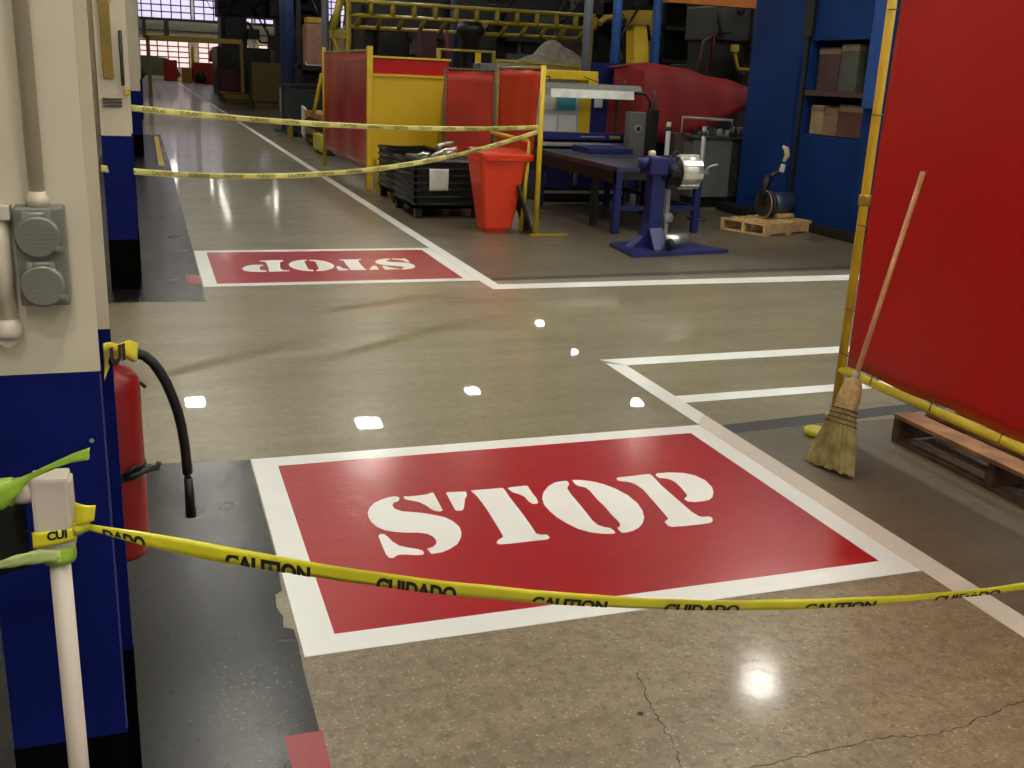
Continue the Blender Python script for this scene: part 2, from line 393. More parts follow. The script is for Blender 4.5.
# ------------------------------------------------------------------ painted floor markings
STOP = [
 [(-0.537,0.241),(-0.548,0.259),(-0.575,0.256),(-0.609,0.239),(-0.640,0.215),(-0.666,0.175),(-0.681,0.133),(-0.686,0.091),(-0.684,0.047),(-0.673,0.006),(-0.652,-0.028),(-0.622,-0.048),(-0.583,-0.063),(-0.544,-0.073),(-0.516,-0.089),(-0.502,-0.114),(-0.498,-0.147),(-0.506,-0.176),(-0.523,-0.196),(-0.546,-0.205),(-0.541,-0.246),(-0.505,-0.243),(-0.473,-0.226),(-0.435,-0.194),(-0.408,-0.145),(-0.395,-0.107),(-0.390,-0.059),(-0.399,-0.014),(-0.417,0.026),(-0.446,0.054),(-0.483,0.081),(-0.522,0.101),(-0.558,0.117),(-0.578,0.145),(-0.580,0.176),(-0.568,0.203),(-0.549,0.212)],
 [(-0.519,0.252),(-0.502,0.245),(-0.472,0.245),(-0.432,0.248),(-0.406,0.261),(-0.401,0.259),(-0.404,0.196),(-0.407,0.131),(-0.410,0.090),(-0.423,0.084),(-0.439,0.093),(-0.449,0.114),(-0.456,0.143),(-0.473,0.181),(-0.497,0.205),(-0.516,0.217),(-0.522,0.234)],
 [(-0.684,-0.069),(-0.676,-0.056),(-0.662,-0.058),(-0.654,-0.084),(-0.646,-0.126),(-0.630,-0.161),(-0.605,-0.183),(-0.576,-0.201),(-0.565,-0.213),(-0.562,-0.231),(-0.570,-0.245),(-0.593,-0.243),(-0.623,-0.231),(-0.649,-0.225),(-0.660,-0.233),(-0.669,-0.244),(-0.684,-0.241),(-0.689,-0.215),(-0.688,-0.162),(-0.686,-0.108)],
 [(-0.354,0.246),(-0.347,0.251),(-0.278,0.241),(-0.278,0.225),(-0.282,0.206),(-0.300,0.172),(-0.315,0.128),(-0.331,0.085),(-0.342,0.074),(-0.361,0.078),(-0.364,0.094),(-0.360,0.148),(-0.356,0.204)],
 [(-0.254,0.245),(-0.246,0.247),(-0.127,0.243),(-0.123,0.232),(-0.129,0.122),(-0.131,0.001),(-0.137,-0.120),(-0.141,-0.178),(-0.131,-0.194),(-0.108,-0.199),(-0.106,-0.223),(-0.121,-0.235),(-0.165,-0.234),(-0.223,-0.236),(-0.280,-0.234),(-0.300,-0.229),(-0.300,-0.213),(-0.284,-0.195),(-0.268,-0.183),(-0.262,-0.173),(-0.258,-0.116),(-0.254,-0.049),(-0.248,0.039),(-0.246,0.131),(-0.248,0.198)],
 [(-0.106,0.238),(-0.091,0.243),(-0.028,0.245),(-0.022,0.235),(-0.028,0.176),(-0.030,0.118),(-0.038,0.077),(-0.048,0.068),(-0.064,0.072),(-0.070,0.098),(-0.070,0.142),(-0.083,0.173),(-0.100,0.193),(-0.104,0.218)],
 [(0.143,0.257),(0.099,0.251),(0.057,0.219),(0.018,0.167),(-0.008,0.114),(-0.024,0.051),(-0.024,-0.004),(-0.018,-0.068),(-0.002,-0.125),(0.020,-0.179),(0.051,-0.215),(0.087,-0.237),(0.125,-0.248),(0.137,-0.244),(0.140,-0.228),(0.137,-0.202),(0.117,-0.188),(0.103,-0.168),(0.099,-0.129),(0.105,-0.053),(0.111,0.038),(0.115,0.115),(0.121,0.173),(0.133,0.201),(0.148,0.218),(0.152,0.249)],
 [(0.175,0.258),(0.208,0.251),(0.250,0.226),(0.283,0.187),(0.310,0.135),(0.329,0.065),(0.333,-0.014),(0.321,-0.087),(0.299,-0.146),(0.270,-0.192),(0.240,-0.222),(0.208,-0.241),(0.181,-0.248),(0.162,-0.247),(0.160,-0.220),(0.163,-0.203),(0.173,-0.202),(0.186,-0.180),(0.190,-0.154),(0.190,-0.092),(0.196,-0.020),(0.196,0.057),(0.202,0.135),(0.198,0.176),(0.176,0.195),(0.171,0.213)],
 [(0.359,0.233),(0.371,0.241),(0.429,0.242),(0.504,0.247),(0.517,0.244),(0.517,0.214),(0.506,0.114),(0.504,0.023),(0.502,-0.060),(0.500,-0.139),(0.506,-0.181),(0.515,-0.194),(0.544,-0.196),(0.549,-0.211),(0.537,-0.235),(0.521,-0.249),(0.480,-0.251),(0.416,-0.250),(0.363,-0.245),(0.353,-0.233),(0.355,-0.203),(0.363,-0.193),(0.375,-0.185),(0.384,-0.175),(0.389,-0.140),(0.397,-0.068),(0.406,0.017),(0.415,0.105),(0.410,0.157),(0.398,0.185),(0.361,0.207),(0.355,0.217)],
 [(0.535,0.231),(0.552,0.247),(0.609,0.243),(0.663,0.224),(0.696,0.188),(0.711,0.130),(0.701,0.058),(0.681,0.012),(0.652,-0.032),(0.623,-0.055),(0.591,-0.060),(0.561,-0.059),(0.536,-0.049),(0.531,-0.029),(0.538,-0.015),(0.550,-0.008),(0.562,0.009),(0.567,0.038),(0.577,0.098),(0.579,0.144),(0.573,0.173),(0.555,0.192),(0.536,0.198),(0.535,0.214)],
]
def stop_sign(cx, cy, rot, label):
    t = thing('stop_marking', label, 'floor marking', (cx, cy, 0))
    x0, x1, y0, y1 = cx-1.0365, cx+1.0365, cy-.77, cy+.77
    m = MB(); i = .098
    m.prism([(x0, y0), (x1, y0), (x1, y0+i), (x0, y0+i)], .0008, .0022); m.prism([(x0, y1-i), (x1, y1-i), (x1, y1), (x0, y1)], .0008, .0022)
    m.prism([(x0, y0+i), (x0+i, y0+i), (x0+i, y1-i), (x0, y1-i)], .0008, .0022); m.prism([(x1-i, y0+i), (x1, y0+i), (x1, y1-i), (x1-i, y1-i)], .0008, .0022)
    m.build('white_border', WHTF, t)
    m = MB(); m.prism([(x0+i, y0+i), (x1-i, y0+i), (x1-i, y1-i), (x0+i, y1-i)], .0008, .0020); m.build('red_panel', REDF, t)
    m = MB(); c, s = math.cos(rot), math.sin(rot)
    for poly in STOP: m.prism([(cx+a*c-b*s, cy+a*s+b*c) for a, b in poly], .0020, .0032)
    m.build('lettering', WHTF, t)
    return t
stop_sign(1.3685, 3.275, 0, 'large red floor panel reading STOP right way up, under the sagging tape')
stop_sign(1.3685, 8.345, PI, 'red floor panel reading STOP upside down, across the aisle crossing')
def line(poly, label, m=WHTF, h=.0024):
    b = MB(); b.prism(poly, .0006, h); o = b.build('lane_line', m); tag(o, label, 'floor line', 'painted lane lines'); return o
line([(2.407, 7.40), (2.508, 7.40), (2.508, 99), (2.407, 99)], 'long white line running down the aisle from the upside-down STOP panel')
line([(2.415, 7.235), (7.1, 7.22), (7.1, 7.45), (2.407, 7.40)], 'white line crossing from the corner of the far panel to the red screen')
line([(2.407, 5.20), (2.407, 5.14), (2.508, 5.08), (2.508, 4.18), (2.407, 4.06)], 'short white line joining the two white cross stripes to the near panel')
line([(2.407, 4.058), (2.508, 4.178), (2.508, -4), (2.407, -4)], 'dirty white line along the side of the near STOP panel', floor_mat('dirty_white_paint', (226,216,202), (196,188,172), (230,224,212), rough=.42, coat=.1, speck=.4))
line([(2.40, 5.215), (2.508, 5.08), (8, 5.16), (8, 5.28)], 'thin white stripe across the bay, farther one of the pair')
line([(2.508, 4.375), (2.508, 4.485), (8, 4.60), (8, 4.49)], 'white stripe across the bay, nearer one, beside the dark joint')
b = MB(); b.prism([(.238, 1.9), (.322, 1.9), (.325, 2.165), (.236, 2.165)], .001, .0022); tag(b.build('paint_patch', PINKF), 'small red painted rectangle on the near black strip', 'floor marking')
b = MB(); b.prism([(.225, 7.69), (.325, 7.69), (.325, 8.03), (.225, 8.03)], .001, .0022); tag(b.build('paint_patch', PINKF), 'small red painted rectangle beside the upside-down STOP panel', 'floor marking')

# ------------------------------------------------------------------ columns
def column(x, y, label, top=8.9):
    x -= .004
    t = thing('building_column', label, 'column', (x, y, 0))
    w, d = .19, .33
    def hs(e): return [(x-w-e, y-e), (x+e, y-e), (x+e, y+.018+e), (x-w/2+.012+e, y+.018+e), (x-w/2+.012+e, y+.295-e), (x+.007+e, y+.295-e), (x+.007+e, y+.313+e), (x-w-e, y+.313+e), (x-w-e, y+.295-e), (x-w/2-.012-e, y+.295-e), (x-w/2-.012-e, y+.018+e), (x-w-e, y+.018+e)]
    m = MB(); m.prism(hs(0), 1.05, top); m.build('cream_shaft', CREAM, t)
    m = MB(); m.prism(hs(.0008), .35, 1.05); m.build('blue_band', BLUEP, t)
    m = MB(); m.prism(hs(.0016), 0, .35); m.build('black_base', BLACKP, t)
    return t
c1 = column(-.09, 1.77, 'nearest cream, blue and black column, with the grey outlets')
m = MB()
m.box(-.0955, -.0935, 1.768, 1.770, .36, 1.045); m.build('corner_highlight', mat('highlight_blue', (60,70,130), .4), c1)  # lighter blue strip paints the highlight along the flange corner
m = MB(); m.lathe([(.004, 0), (.003, .003)], (-.115, 1.765, .93), 'Y', 8); m.build('bolt_head', LGREY, c1)
c2 = column(-.09, 7.56, 'second column along the row, with an amber panel on its cream part')
m = MB(); m.box(-.245, -.18, 7.53, 7.558, 1.42, 1.9, .006); m.build('amber_panel', AMBER, c2)
m = MB(); m.box(-.255, -.17, 7.53, 7.558, 1.9, 1.95, .004); m.build('panel_cap', LGREY, c2)
m = MB(); m.tube([(-.125, 7.54, 1.72), (-.125, 7.52, 1.68), (-.125, 7.52, 1.42), (-.125, 7.54, 1.38)], .012); m.build('dark_bar', DGREY, c2)
m = MB()
for k in range(3): m.box(-.26, -.14, 7.54, 7.56, 1.24+k*.022, 1.25+k*.022)
m.build('vent_slats', DGREY, c2)
m = MB(); m.rbox(-.1, 7.545, 1.34, .035, .03, .04, bev=.004); m.build('yellow_tag', YEL, c2)
m = MB(); m.tube([(-.30, 7.62, 1.05), (-.30, 7.62, 8.8)], .02); m.build('conduit', CREAM, c2)
c3 = column(-.05, 18.5, 'third column along the row, dark against the aisle')
for k in range(5):
    copy_tree(c3, (-.05, 30+k*12, 0), 'small cream column far down the aisle, %s beyond the third' % ('first', 'second', 'third', 'fourth', 'last')[k])['group'] = 'far columns'

# outlet box and conduits on the near column
t = thing('outlet_box', 'grey weatherproof box with two round lids on the near column', 'electrical outlet', (-.16, 1.76, 1.17))
m = MB(); m.box(-.199, -.127, 1.728, 1.77, 1.172, 1.326, .004); m.build('box_body', GREY, t)
for zc, xc in ((1.282, -.1655), (1.206, -.1645)):
    m = MB(); m.lathe([(.030, 1.728), (.033, 1.722), (.033, 1.716), (.029, 1.713)], (xc, 0, zc), 'Y', 32)
    l_ = m.build('round_lid', GREY, t)
    m = MB()
    for k in range(-3, 4): 
        h = math.sqrt(max(0, .027**2-(k*.007)**2)); m.box(xc-h, xc+h, 1.7124, 1.7135, zc+k*.007-.001, zc+k*.007+.001)
    m.build('ribbing', GREY, l_)
    m = MB(); m.cyl((xc-.018, 1.722, zc+.034), (xc+.018, 1.722, zc+.034), .004, 10); m.box(xc-.02, xc-.012, 1.716, 1.73, zc+.026, zc+.038); m.box(xc+.012, xc+.02, 1.716, 1.73, zc+.026, zc+.038); m.build('hinge', LGREY, l_)
    m = MB(); m.rbox(xc+.028, 1.715, zc-.018, .012, .006, .008, bev=.002); m.build('latch', GREY, l_)
t = thing('conduit', 'cream conduit running down the column into the grey outlet box', 'conduit', (-.164, 1.75, 1.326))
m = MB(); m.tube([(-.164, 1.752, 1.33), (-.164, 1.752, 8.5)], .0115, 14); m.build('pipe', CREAM, t)
m = MB(); m.lathe([(.016, 1.326), (.016, 1.338), (.013, 1.342), (.0125, 1.348)], (-.164, 1.752, 0), n=18); m.build('connector', CREAM, t)
t = thing('conduit', 'cream conduit with couplings at the left edge of the near column', 'conduit', (-.225, 1.75, 1.05))
m = MB(); m.tube([(-.222, 1.755, 1.14), (-.222, 1.755, 1.33)], .015, 14); m.tube([(-.238, 1.755, 1.32), (-.238, 1.755, 8.5)], .014); m.build('pipe', CREAM, t)
m = MB(); m.box(-.262, -.203, 1.735, 1.77, 1.305, 1.328, .003); m.build('coupling', PVC, t)
m = MB(); m.lathe([(.019, 1.118), (.022, 1.125), (.022, 1.14), (.016, 1.148)], (-.224, 1.752, 0), n=18); m.cyl((-.224, 1.74, 1.116), (-.224, 1.77, 1.116), .012); m.build('coupling', PVC, t)

# ------------------------------------------------------------------ pipe stand in front of the column
t = thing('pipe_stand', 'white plastic pipe stand with a square elbow before the near column', 'stanchion', (-.155, 1.5, 0))
m = MB(); m.tube([(-.154, 1.5, .03), (-.154, 1.5, .88)], .0148, 20); m.build('upright_pipe', PVC, t)
m = MB(); m.box(-.182, -.131, 1.478, 1.522, .868, .978, .006); m.cyl((-.154, 1.5, .850), (-.154, 1.5, .872), .021, 20)
m.cyl((-.205, 1.5, .955), (-.18, 1.5, .955), .019, 20); m.box(-.136, -.128, 1.482, 1.518, .872, .97, .003); m.build('elbow', PVC, t)
m = MB(); m.tube([(-.195, 1.5, .955), (-.75, 1.5, .955)], .0148, 16); m.build('top_rail', PVC, t)
m = MB(); m.tube([(-.154, 1.25, .02), (-.154, 1.75, .02)], .0148, 12); m.cyl((-.154, 1.5, .02), (-.154, 1.5, .07), .021); m.build('foot', PVC, t)
m = MB(); m.tube([(-.75, 1.5, .03), (-.75, 1.5, .955)], .0148, 16); m.tube([(-.75, 1.25, .02), (-.75, 1.75, .02)], .0148, 12); m.build('upright_pipe', PVC, t)
m = MB(); m.grid(lambda a, b: (-.75+.555*a, 1.515+.006*math.sin(a*20), .83+.11*b-.01*math.sin(a*9)), 24, 6, .002); m.build('shade_panel', BLACK, t)  # dark sheet standing in for the shade behind the stand
# lime tape round the stand
t = thing('lime_tape', 'lime green tape tied round the white pipe stand with a loose tail', 'tape', (-.2, 1.48, .85))
r = Ribbon([(-.30, 1.478, .950), (-.26, 1.476, .955), (-.215, 1.474, .958), (-.195, 1.474, .972), (-.175, 1.472, .988), (-.15, 1.468, 1.0), (-.125, 1.462, 1.012), (-.099, 1.455, 1.02)],
           [.042, .04, .036, .026, .013, .012, .013, .017], [(0, 0, 1)]*3+[(.2, 0, 1), (.5, 0, 1), (.4, .2, 1), (.3, .4, 1), (.1, .3, 1)])
r.mesh('loose_tail', GREEN, t, 50)
m = MB(); m.tube([(-.70, 1.5, .955), (-.30, 1.5, .955), (-.206, 1.5, .955)], .0205, 18); m.build('rail_wrap', GREEN, t)
r = Ribbon([(-.34, 1.47, .846), (-.28, 1.474, .85), (-.236, 1.476, .853), (-.205, 1.477, .858), (-.175, 1.475, .862), (-.15, 1.477, .858)], [.012, .013, .012, .018, .022, .018], [(0, 0, 1)]*6)
r.mesh('lower_strand', GREENP, t, 40)
m = MB(); m.lathe([(.0225, .842), (.024, .85), (.0235, .862), (.0225, .868)], (-.154, 1.5, 0), n=20); m.build('pipe_wrap', GREEN, t)

# ------------------------------------------------------------------ near caution tape
def taper(s0, s1, f, n):
    return [f(s0+(s1-s0)*i/n) for i in range(n+1)]
A2 = Vector((-.12, 1.48)); B2 = Vector((3.16, 1.155)); LT = (B2-A2).length
def npt(f):
    s = f*LT; q = A2.lerp(B2, f)
    z = .664 + .115*(s-1.43)**2 if s > 1.43 else .664 + .1155*(s-1.43)**2
    return (q.x, q.y, z+.002)
N = 40
pts = [npt(i/N) for i in range(N+1)]
def wid(s):
    if s < .12: return .008 + .16*s
    return max(.016, .028 - .0105*max(0, s-.6)) if s < 1.6 else .018+.01*(s-1.6)
ws = [wid(i/N*LT) for i in range(N+1)]
ds = [(0, -.25*min(1, i/8), 1) for i in range(N+1)]
tp = thing('caution_tape', 'yellow caution tape sagging across the foreground from the pipe stand', 'barrier tape', (-.12, 1.48, .66), None)
rb = Ribbon(pts, ws, ds)
rb.mesh('tape_strip', TAPE, tp, 160)
for k, (a, b, w) in enumerate(((.03, .09, 'DADO'), (.206, .336, 'CAUTION'), (.44, .572, 'CUIDADO'), (.701, .834, 'CAUTION'), (.938, 1.08, 'CUIDADO'), (1.207, 1.349, 'CAUTION'), (1.47, 1.61, 'CUIDADO'), (1.73, 1.87, 'CAUTION'), (1.99, 2.13, 'CUIDADO'), (2.25, 2.39, 'CAUTION'))):
    k2 = 1.0 + .006; m = MB()
    rb.text(m, w, a*k2, b*k2, -.49, .16 if b < .7 else .06, .0012, cut=.40, bold=.05)
    m.build('lettering', INK, tp)
# knot
def blob(c, r, seed, sc=(1, 1, 1), n=14):
    rnd = random.Random(seed); ph = [rnd.uniform(0, 6) for _ in range(6)]
    def f(a, b):
        th, fi = a*2*PI, (b-.5)*PI
        k = 1 + .22*math.sin(3*th+ph[0])*math.cos(fi) + .16*math.sin(5*th+4*fi+ph[1]) + .1*math.sin(9*fi+ph[2])
        return (c[0]+r*k*sc[0]*math.cos(fi)*math.cos(th), c[1]+r*k*sc[1]*math.cos(fi)*math.sin(th), c[2]+r*k*sc[2]*math.sin(fi))
    m = MB(); m.grid(f, n, n//2+3); return m
m = blob((-.122, 1.483, .9), .012, 3, (1, 1, 1)); m.build('knot', TAPE, tp)
m = MB(); m.grid(lambda a, b: (-.128+.026*a+.004*b, 1.474-.006*math.sin(a*3), .905+.036*b*(1-.35*a)+.006*a), 8, 6, .0012); m.build('knot_flap', TAPE, tp)
m = MB(); m.lathe([(.0, 0)], (0, 0, 0)) if False else None
m = MB(); m.grid(lambda a, b: (-.1845+.056*a, 1.4765-.003*math.sin(a*3.1), .874+.026*b+.008*a*(1-b)), 10, 4, .0012); wrap = m.build('wrap', TAPE, tp)
m = MB(); rw = Ribbon([(-.183, 1.4735, .888), (-.13, 1.4715, .894)], [.026, .022], [(0, 0, 1)]*2); rw.text(m, 'CUI', .018, .045, -.2, .4, .001, bold=.05); m.build('lettering', INK, wrap)

# ------------------------------------------------------------------ fire extinguisher
t = thing('fire_extinguisher', 'red fire extinguisher with black hose hanging behind the near column', 'fire extinguisher', (-.115, 2.33, .45))
cx, cy = -.117, 2.33
m = MB(); m.lathe([(.05, .452), (.068, .456), (.074, .470), (.074, .855), (.070, .875), (.056, .893), (.034, .905), (.022, .912)], (cx, cy, 0), n=40); m.build('cylinder', RED, t)
m = MB(); m.lathe([(.021, .908), (.021, .925), (.026, .928), (.026, .942), (.015, .946)], (cx+.012, cy, 0), n=18); m.tube([(cx+.02, cy, .93), (cx+.06, cy, .926)], .011); v_ = m.build('valve', DGREY, t)
m = MB(); m.tube([(cx, cy-.01, .94), (cx-.02, cy-.03, .965), (cx+.015, cy-.06, .985)], .008); m.tube([(cx, cy+.01, .935), (cx+.02, cy-.07, .93)], .007); m.build('lever', BLACK, v_)
m = MB(); m.tube([(cx+.05, cy, .927), (-.045, 2.33, .928), (-.029, 2.33, .921), (-.013, 2.33, .905), (0, 2.33, .883), (.012, 2.33, .858), (.023, 2.33, .825), (.033, 2.33, .79), (.040, 2.33, .75), (.045, 2.33, .70), (.047, 2.33, .66), (.0475, 2.33, .635)], .0115, 14); m.build('hose', BLACK, t)
m = MB(); m.cyl((.0475, 2.33, .635), (.0485, 2.33, .622), .007); m.tube([(.0485, 2.33, .624), (.051, 2.33, .527)], .012, 14, rr=[.0095, .0125]); m.build('nozzle', BLACK, t)
m = MB(); m.lathe([(.0755, .652), (.0762, .655), (.0762, .675), (.0755, .678)], (cx, cy, 0), n=40); m.tube([(cx+.03, cy-.07, .662), (cx+.055, cy-.062, .667), (cx+.085, cy-.04, .668), (cx+.10, cy-.035, .669), (cx+.104, cy-.035, .682)], .006)
m.tube([(cx+.03, cy-.072, .668), (cx+.05, cy-.064, .685), (cx+.066, cy-.05, .68)], .005); m.box(cx-.02, cx+.02, 2.084, 2.26, .655, .675); m.build('strap', BLACK, t)
m = MB(); m.tube([(cx+.073, cy, .862), (cx+.085, cy-.005, .85)], .004, 8); m.build('gauge_pin', BLACK, t)
m = MB(); m.box(cx-.01, cx+.01, 2.084, 2.262, .80, .82); m.build('bracket', DGREY, t)
t = thing('tape_scrap', 'crumpled scrap of yellow caution tape over the extinguisher valve', 'tape', (-.09, 2.06, .95))
def scrap(a, b):
    Y = 2.03 + .14*a + .02*math.sin(b*5+a*3)
    x0 = -.102 + .058*a; lo = .968 + .012*math.sin(a*5); hi = 1.035 - .045*a
    if a < .3: lo -= .012*(1-a/.3)
    return (x0 + .004*b, Y, lo + (hi-lo)*b + .003*math.sin(a*11))
m = MB(); m.grid(scrap, 12, 10, .0012); sc_ = m.build('sheet', TAPE, t)
rw = Ribbon([(-.095, 2.015, 1.004), (-.055, 2.10, .996)], [.03, .03], [(0, -.1, 1)]*2); m = MB(); rw.text(m, 'UI', .008, .07, -.5, .7, .004, bold=.06); m.build('lettering', INK, sc_)

# ------------------------------------------------------------------ far caution tapes
def far_tape(P0, P1, sag, label, k0=0):
    t = thing('caution_tape', label, 'barrier tape', P0)
    n = 30; P0 = Vector(P0); P1 = Vector(P1); pts = []
    for i in range(n+1):
        f = i/n; p = P0.lerp(P1, f); p.z -= 4*sag*f*(1-f); pts.append(p)
    r = Ribbon(pts, [.044]*(n+1), [(0, -.1+.25*math.sin(i*.7+k0), 1) for i in range(n+1)])
    r.mesh('tape_strip', TAPEF, t, 100)
    s = .08; k = k0
    while s+.2 < r.s[-1]:
        m = MB()
        r.text(m, ('CAUTION', 'CUIDADO')[k % 2], s, s+.17, -.32, .32, .0015, bold=.06); s += .29; k += 1
        m.build('lettering', mat('tape_ink', (134,126,62), .6), t)
    return t
far_tape((-.085, 7.55, 1.235), (3.672, 9.755, 1.075), .06, 'pale caution tape, upper of the two strung to the yellow post')
far_tape((-.30, 7.535, .835), (3.672, 9.752, 1.04), .20, 'pale caution tape, lower sagging one strung to the yellow post', 1)

# ------------------------------------------------------------------ broom
bt, tt = Vector((2.672, 3.42, 0)), Vector((3.112, 3.618, 1.233))
ax = (tt-bt).normalized()
t = thing('broom', 'straw broom with a wooden handle leaning on the red screen', 'broom', bt)
m = MB(); m.tube([bt+ax*.36, tt], .0115, 14); m.build('handle', HANDLE, t)
side = Vector((-.12, 1, 0)); side = (side - ax*side.dot(ax)).normalized(); nrm = ax.cross(side)
def fan(w0, w1, l0, l1, th0, th1, skew=0.0):
    def f(a, b):
        an = a*2*PI; w = w0+(w1-w0)*b**.85; th = th0+(th1-th0)*b; l = l0+(l1-l0)*b
        rag = (.003*math.sin(an*13)+.003*math.sin(an*29))*b
        p = bt + ax*(l+rag) + side*(w*math.cos(an)*(1+.02*math.sin(an*31))+skew*b) + nrm*(th*math.sin(an)*(1+.12*math.sin(an*23)))
        if p.z < .004: p.z = .004
        return p
    m = MB(); m.grid(f, 160, 14); return m
m = fan(.054, .142, .255, .0, .042, .036, -.012)
# flat bottom
m.grid(lambda a, b: bt + side*((.142*math.cos(a*2*PI))*b-.012) + nrm*(.036*math.sin(a*2*PI)*b) + Vector((0, 0, .006)), 40, 3)
m.build('bristles', STRAW, t)
m = MB()
prof = [(.018, .405), (.036, .39), (.048, .355), (.054, .31), (.053, .25)]
def sh(a, b):
    i = min(3, int(b*4)); f = b*4-i; r = prof[i][0]*(1-f)+prof[i+1][0]*f; h = prof[i][1]*(1-f)+prof[i+1][1]*f; an = a*2*PI
    return bt + ax*h + side*(r*math.cos(an)) + nrm*(r*.78*math.sin(an))
m.grid(sh, 32, 16); m.build('shoulder', STRAWT, t)
m = MB(); m.tube([bt+ax*.385, bt+ax*.43], .0145, 14); m.build('ferrule', LGREY, t)
for k in range(4):
    h = .262-.021*k; w = .054+(.142-.054)*((.255-min(h, .255))/.255)**.85 + .003; th = .045; sk = -.012*((.255-min(h, .255))/.255)
    m = MB(); m.tube([bt+ax*h+side*(w*math.cos(i/28*2*PI)+sk)+nrm*(th*math.sin(i/28*2*PI)) for i in range(28)], .0024, 6, closed=True); m.build('stitching', MAROON, t)

# small yellow lid on the floor behind the broom
m = MB(); m.lathe([(.052, 0.0), (.056, .012), (.056, .028), (.050, .032), (.02, .030)], (2.885, 3.80, .001), n=32)
tag(m.build('round_lid', mat('lid_yellow', (200,196,60), .4)), 'small round yellow lid lying on the floor behind the broom', 'lid')

# ------------------------------------------------------------------ near red screen
X = 3.148
t = thing('welding_screen', 'tall red vinyl welding screen in a yellow tube frame beside the broom', 'welding screen', (X, 2.6, 0))
FR = mat('screen_yellow', (206,168,30), .42, var=.08)
YN, YF, ZT = 1.15, 4.02, 2.75
for y in (YF, YN):
    m = MB(); m.tube([(X, y, .03), (X, y, ZT)], .021, 16); m.build('post', FR, t)
    m = MB(); m.lathe([(.045, .001), (.045, .008), (.026, .012)], (X, y, 0), n=20); m.build('foot', FR, t)
m = MB(); m.tube([(X, YN, .245), (X, YF, .245)], .0205, 16); m.build('lower_rail', mat('rail_yellow', (214,190,40), .4)  , t)
m = MB(); m.tube([(X, YN, ZT), (X, YF, ZT)], .0205, 16); m.build('upper_rail', FR, t)
def cur(a, b):
    y = YF-.055 - (YF-YN-.1)*a; z = .275 + (ZT-.335)*b
    return (X-.006 + .010*math.sin(a*17+b*2)*math.sin(b*3.1) + .007*math.sin(a*6-b*5), y, z + .006*math.sin(a*31)*(1-b))
m = MB(); m.grid(cur, 90, 40, .0015); cu_ = m.build('curtain', VINYL, t)
for z in (.33, .55, .95, 1.45, 1.9, 2.35):
    m = MB(); m.tube([(X+.005, YF+.022, z-.004), (X-.024, YF-.005, z), (X-.014, YF-.07, z), (X+.004, YF-.068, z+.004), (X+.024, YF-.005, z)], .0025, 6, closed=True); m.build('tie_ring', DGREY, t)
for k in range(7): 
    y = YF-.25-k*.40; m = MB(); m.tube([(X, y, .222), (X-.023, y, .245), (X-.010, y, .292), (X+.012, y, .29), (X+.023, y, .245)], .0025, 6, closed=True); m.build('tie_ring', DGREY, t)
m = MB(); m.lathe([(.026, 1.04), (.028, 1.05), (.028, 1.08), (.026, 1.09)], (X, YF, 0), n=16); m.build('clamp', mat('brass', (150,130,50), .35, .5), t)

# ------------------------------------------------------------------ pallets
def pallet(label, origin, ang, L, W, H, mw, nb=5, lo_=None):
    lo_ = lo_ or mw
    t = thing('wooden_pallet', label, 'pallet', (origin[0], origin[1], 0))
    ca, sa = math.cos(ang), math.sin(ang)
    def wpt(u, v): return (origin[0]+u*ca-v*sa, origin[1]+u*sa+v*ca)
    for k in range(3):
        u, v = L/2, .02+(W-.04)*k/2; p = wpt(u, v)
        m = MB()
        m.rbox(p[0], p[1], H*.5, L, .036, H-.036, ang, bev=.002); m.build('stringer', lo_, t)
    for k in range(nb):
        w = L/nb*.72; u = w/2 + (L-w)*k/(nb-1); p = wpt(u, W/2)
        m = MB(); m.rbox(p[0], p[1], H-.009, w, W, .018, ang+random.uniform(-.01, .01), bev=.002); m.build('deck_board', mw, t)
    for k in range(3):
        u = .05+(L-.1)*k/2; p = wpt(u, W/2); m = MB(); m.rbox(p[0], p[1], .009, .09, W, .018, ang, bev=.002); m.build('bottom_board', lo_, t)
    return t
pallet('brown wooden pallet on the floor under the red welding screen', (3.19, 2.44), 0, 1.0, 1.21, .135, WOOD, 6, WOODD)  # darker stringers and bottom boards paint in the shade under the deck
pallet('pale wooden pallet carrying the steel drum by the blue enclosure', (6.26, 9.56), math.radians(21), .86, .62, .13, WOODL, 6)
t = thing('winch_drum', 'blue-grey steel drum with a dark upright arm on the pale pallet', 'machine part', (6.75, 10.05, .13))
def rotp(p, c, a): 
    x, y = p[0]-c[0], p[1]-c[1]; return (c[0]+x*math.cos(a)-y*math.sin(a), c[1]+x*math.sin(a)+y*math.cos(a), p[2])
m = MB(); m.cyl((6.57, 10.06, .285), (6.90, 10.14, .295), .125, 32); m.build('drum', mat('drum_blue', (70,88,110), .35, .4), t)
m = MB(); m.cyl((6.53, 10.05, .29), (6.575, 10.06, .29), .158, 32); fl_ = m.build('flange', mat('flange_dark', (50,40,38), .5), t)
m = MB(); m.tube([(6.525+.0*math.cos(k), 10.048+.15*math.cos(k/24*2*PI), .29+.15*math.sin(k/24*2*PI)) for k in range(24)], .008, 6, closed=True); m.build('rim', TAN, fl_)
m = MB(); m.cyl((6.66, 10.0, .16), (6.92, 10.06, .16), .032, 16); m.build('tan_roller', WOODL, t)
m = MB(); m.tube([(6.52, 10.08, .28), (6.53, 10.08, .5), (6.57, 10.08, .60)], .045, 12); m.tube([(6.56, 10.08, .58), (6.68, 10.08, .64), (6.70, 10.08, .72)], .025); m.build('arm', BLACK, t)
m = MB(); m.rbox(6.70, 10.04, .69, .05, .03, .09, ry=.2, bev=.006); m.build('white_label', PAPER, t)
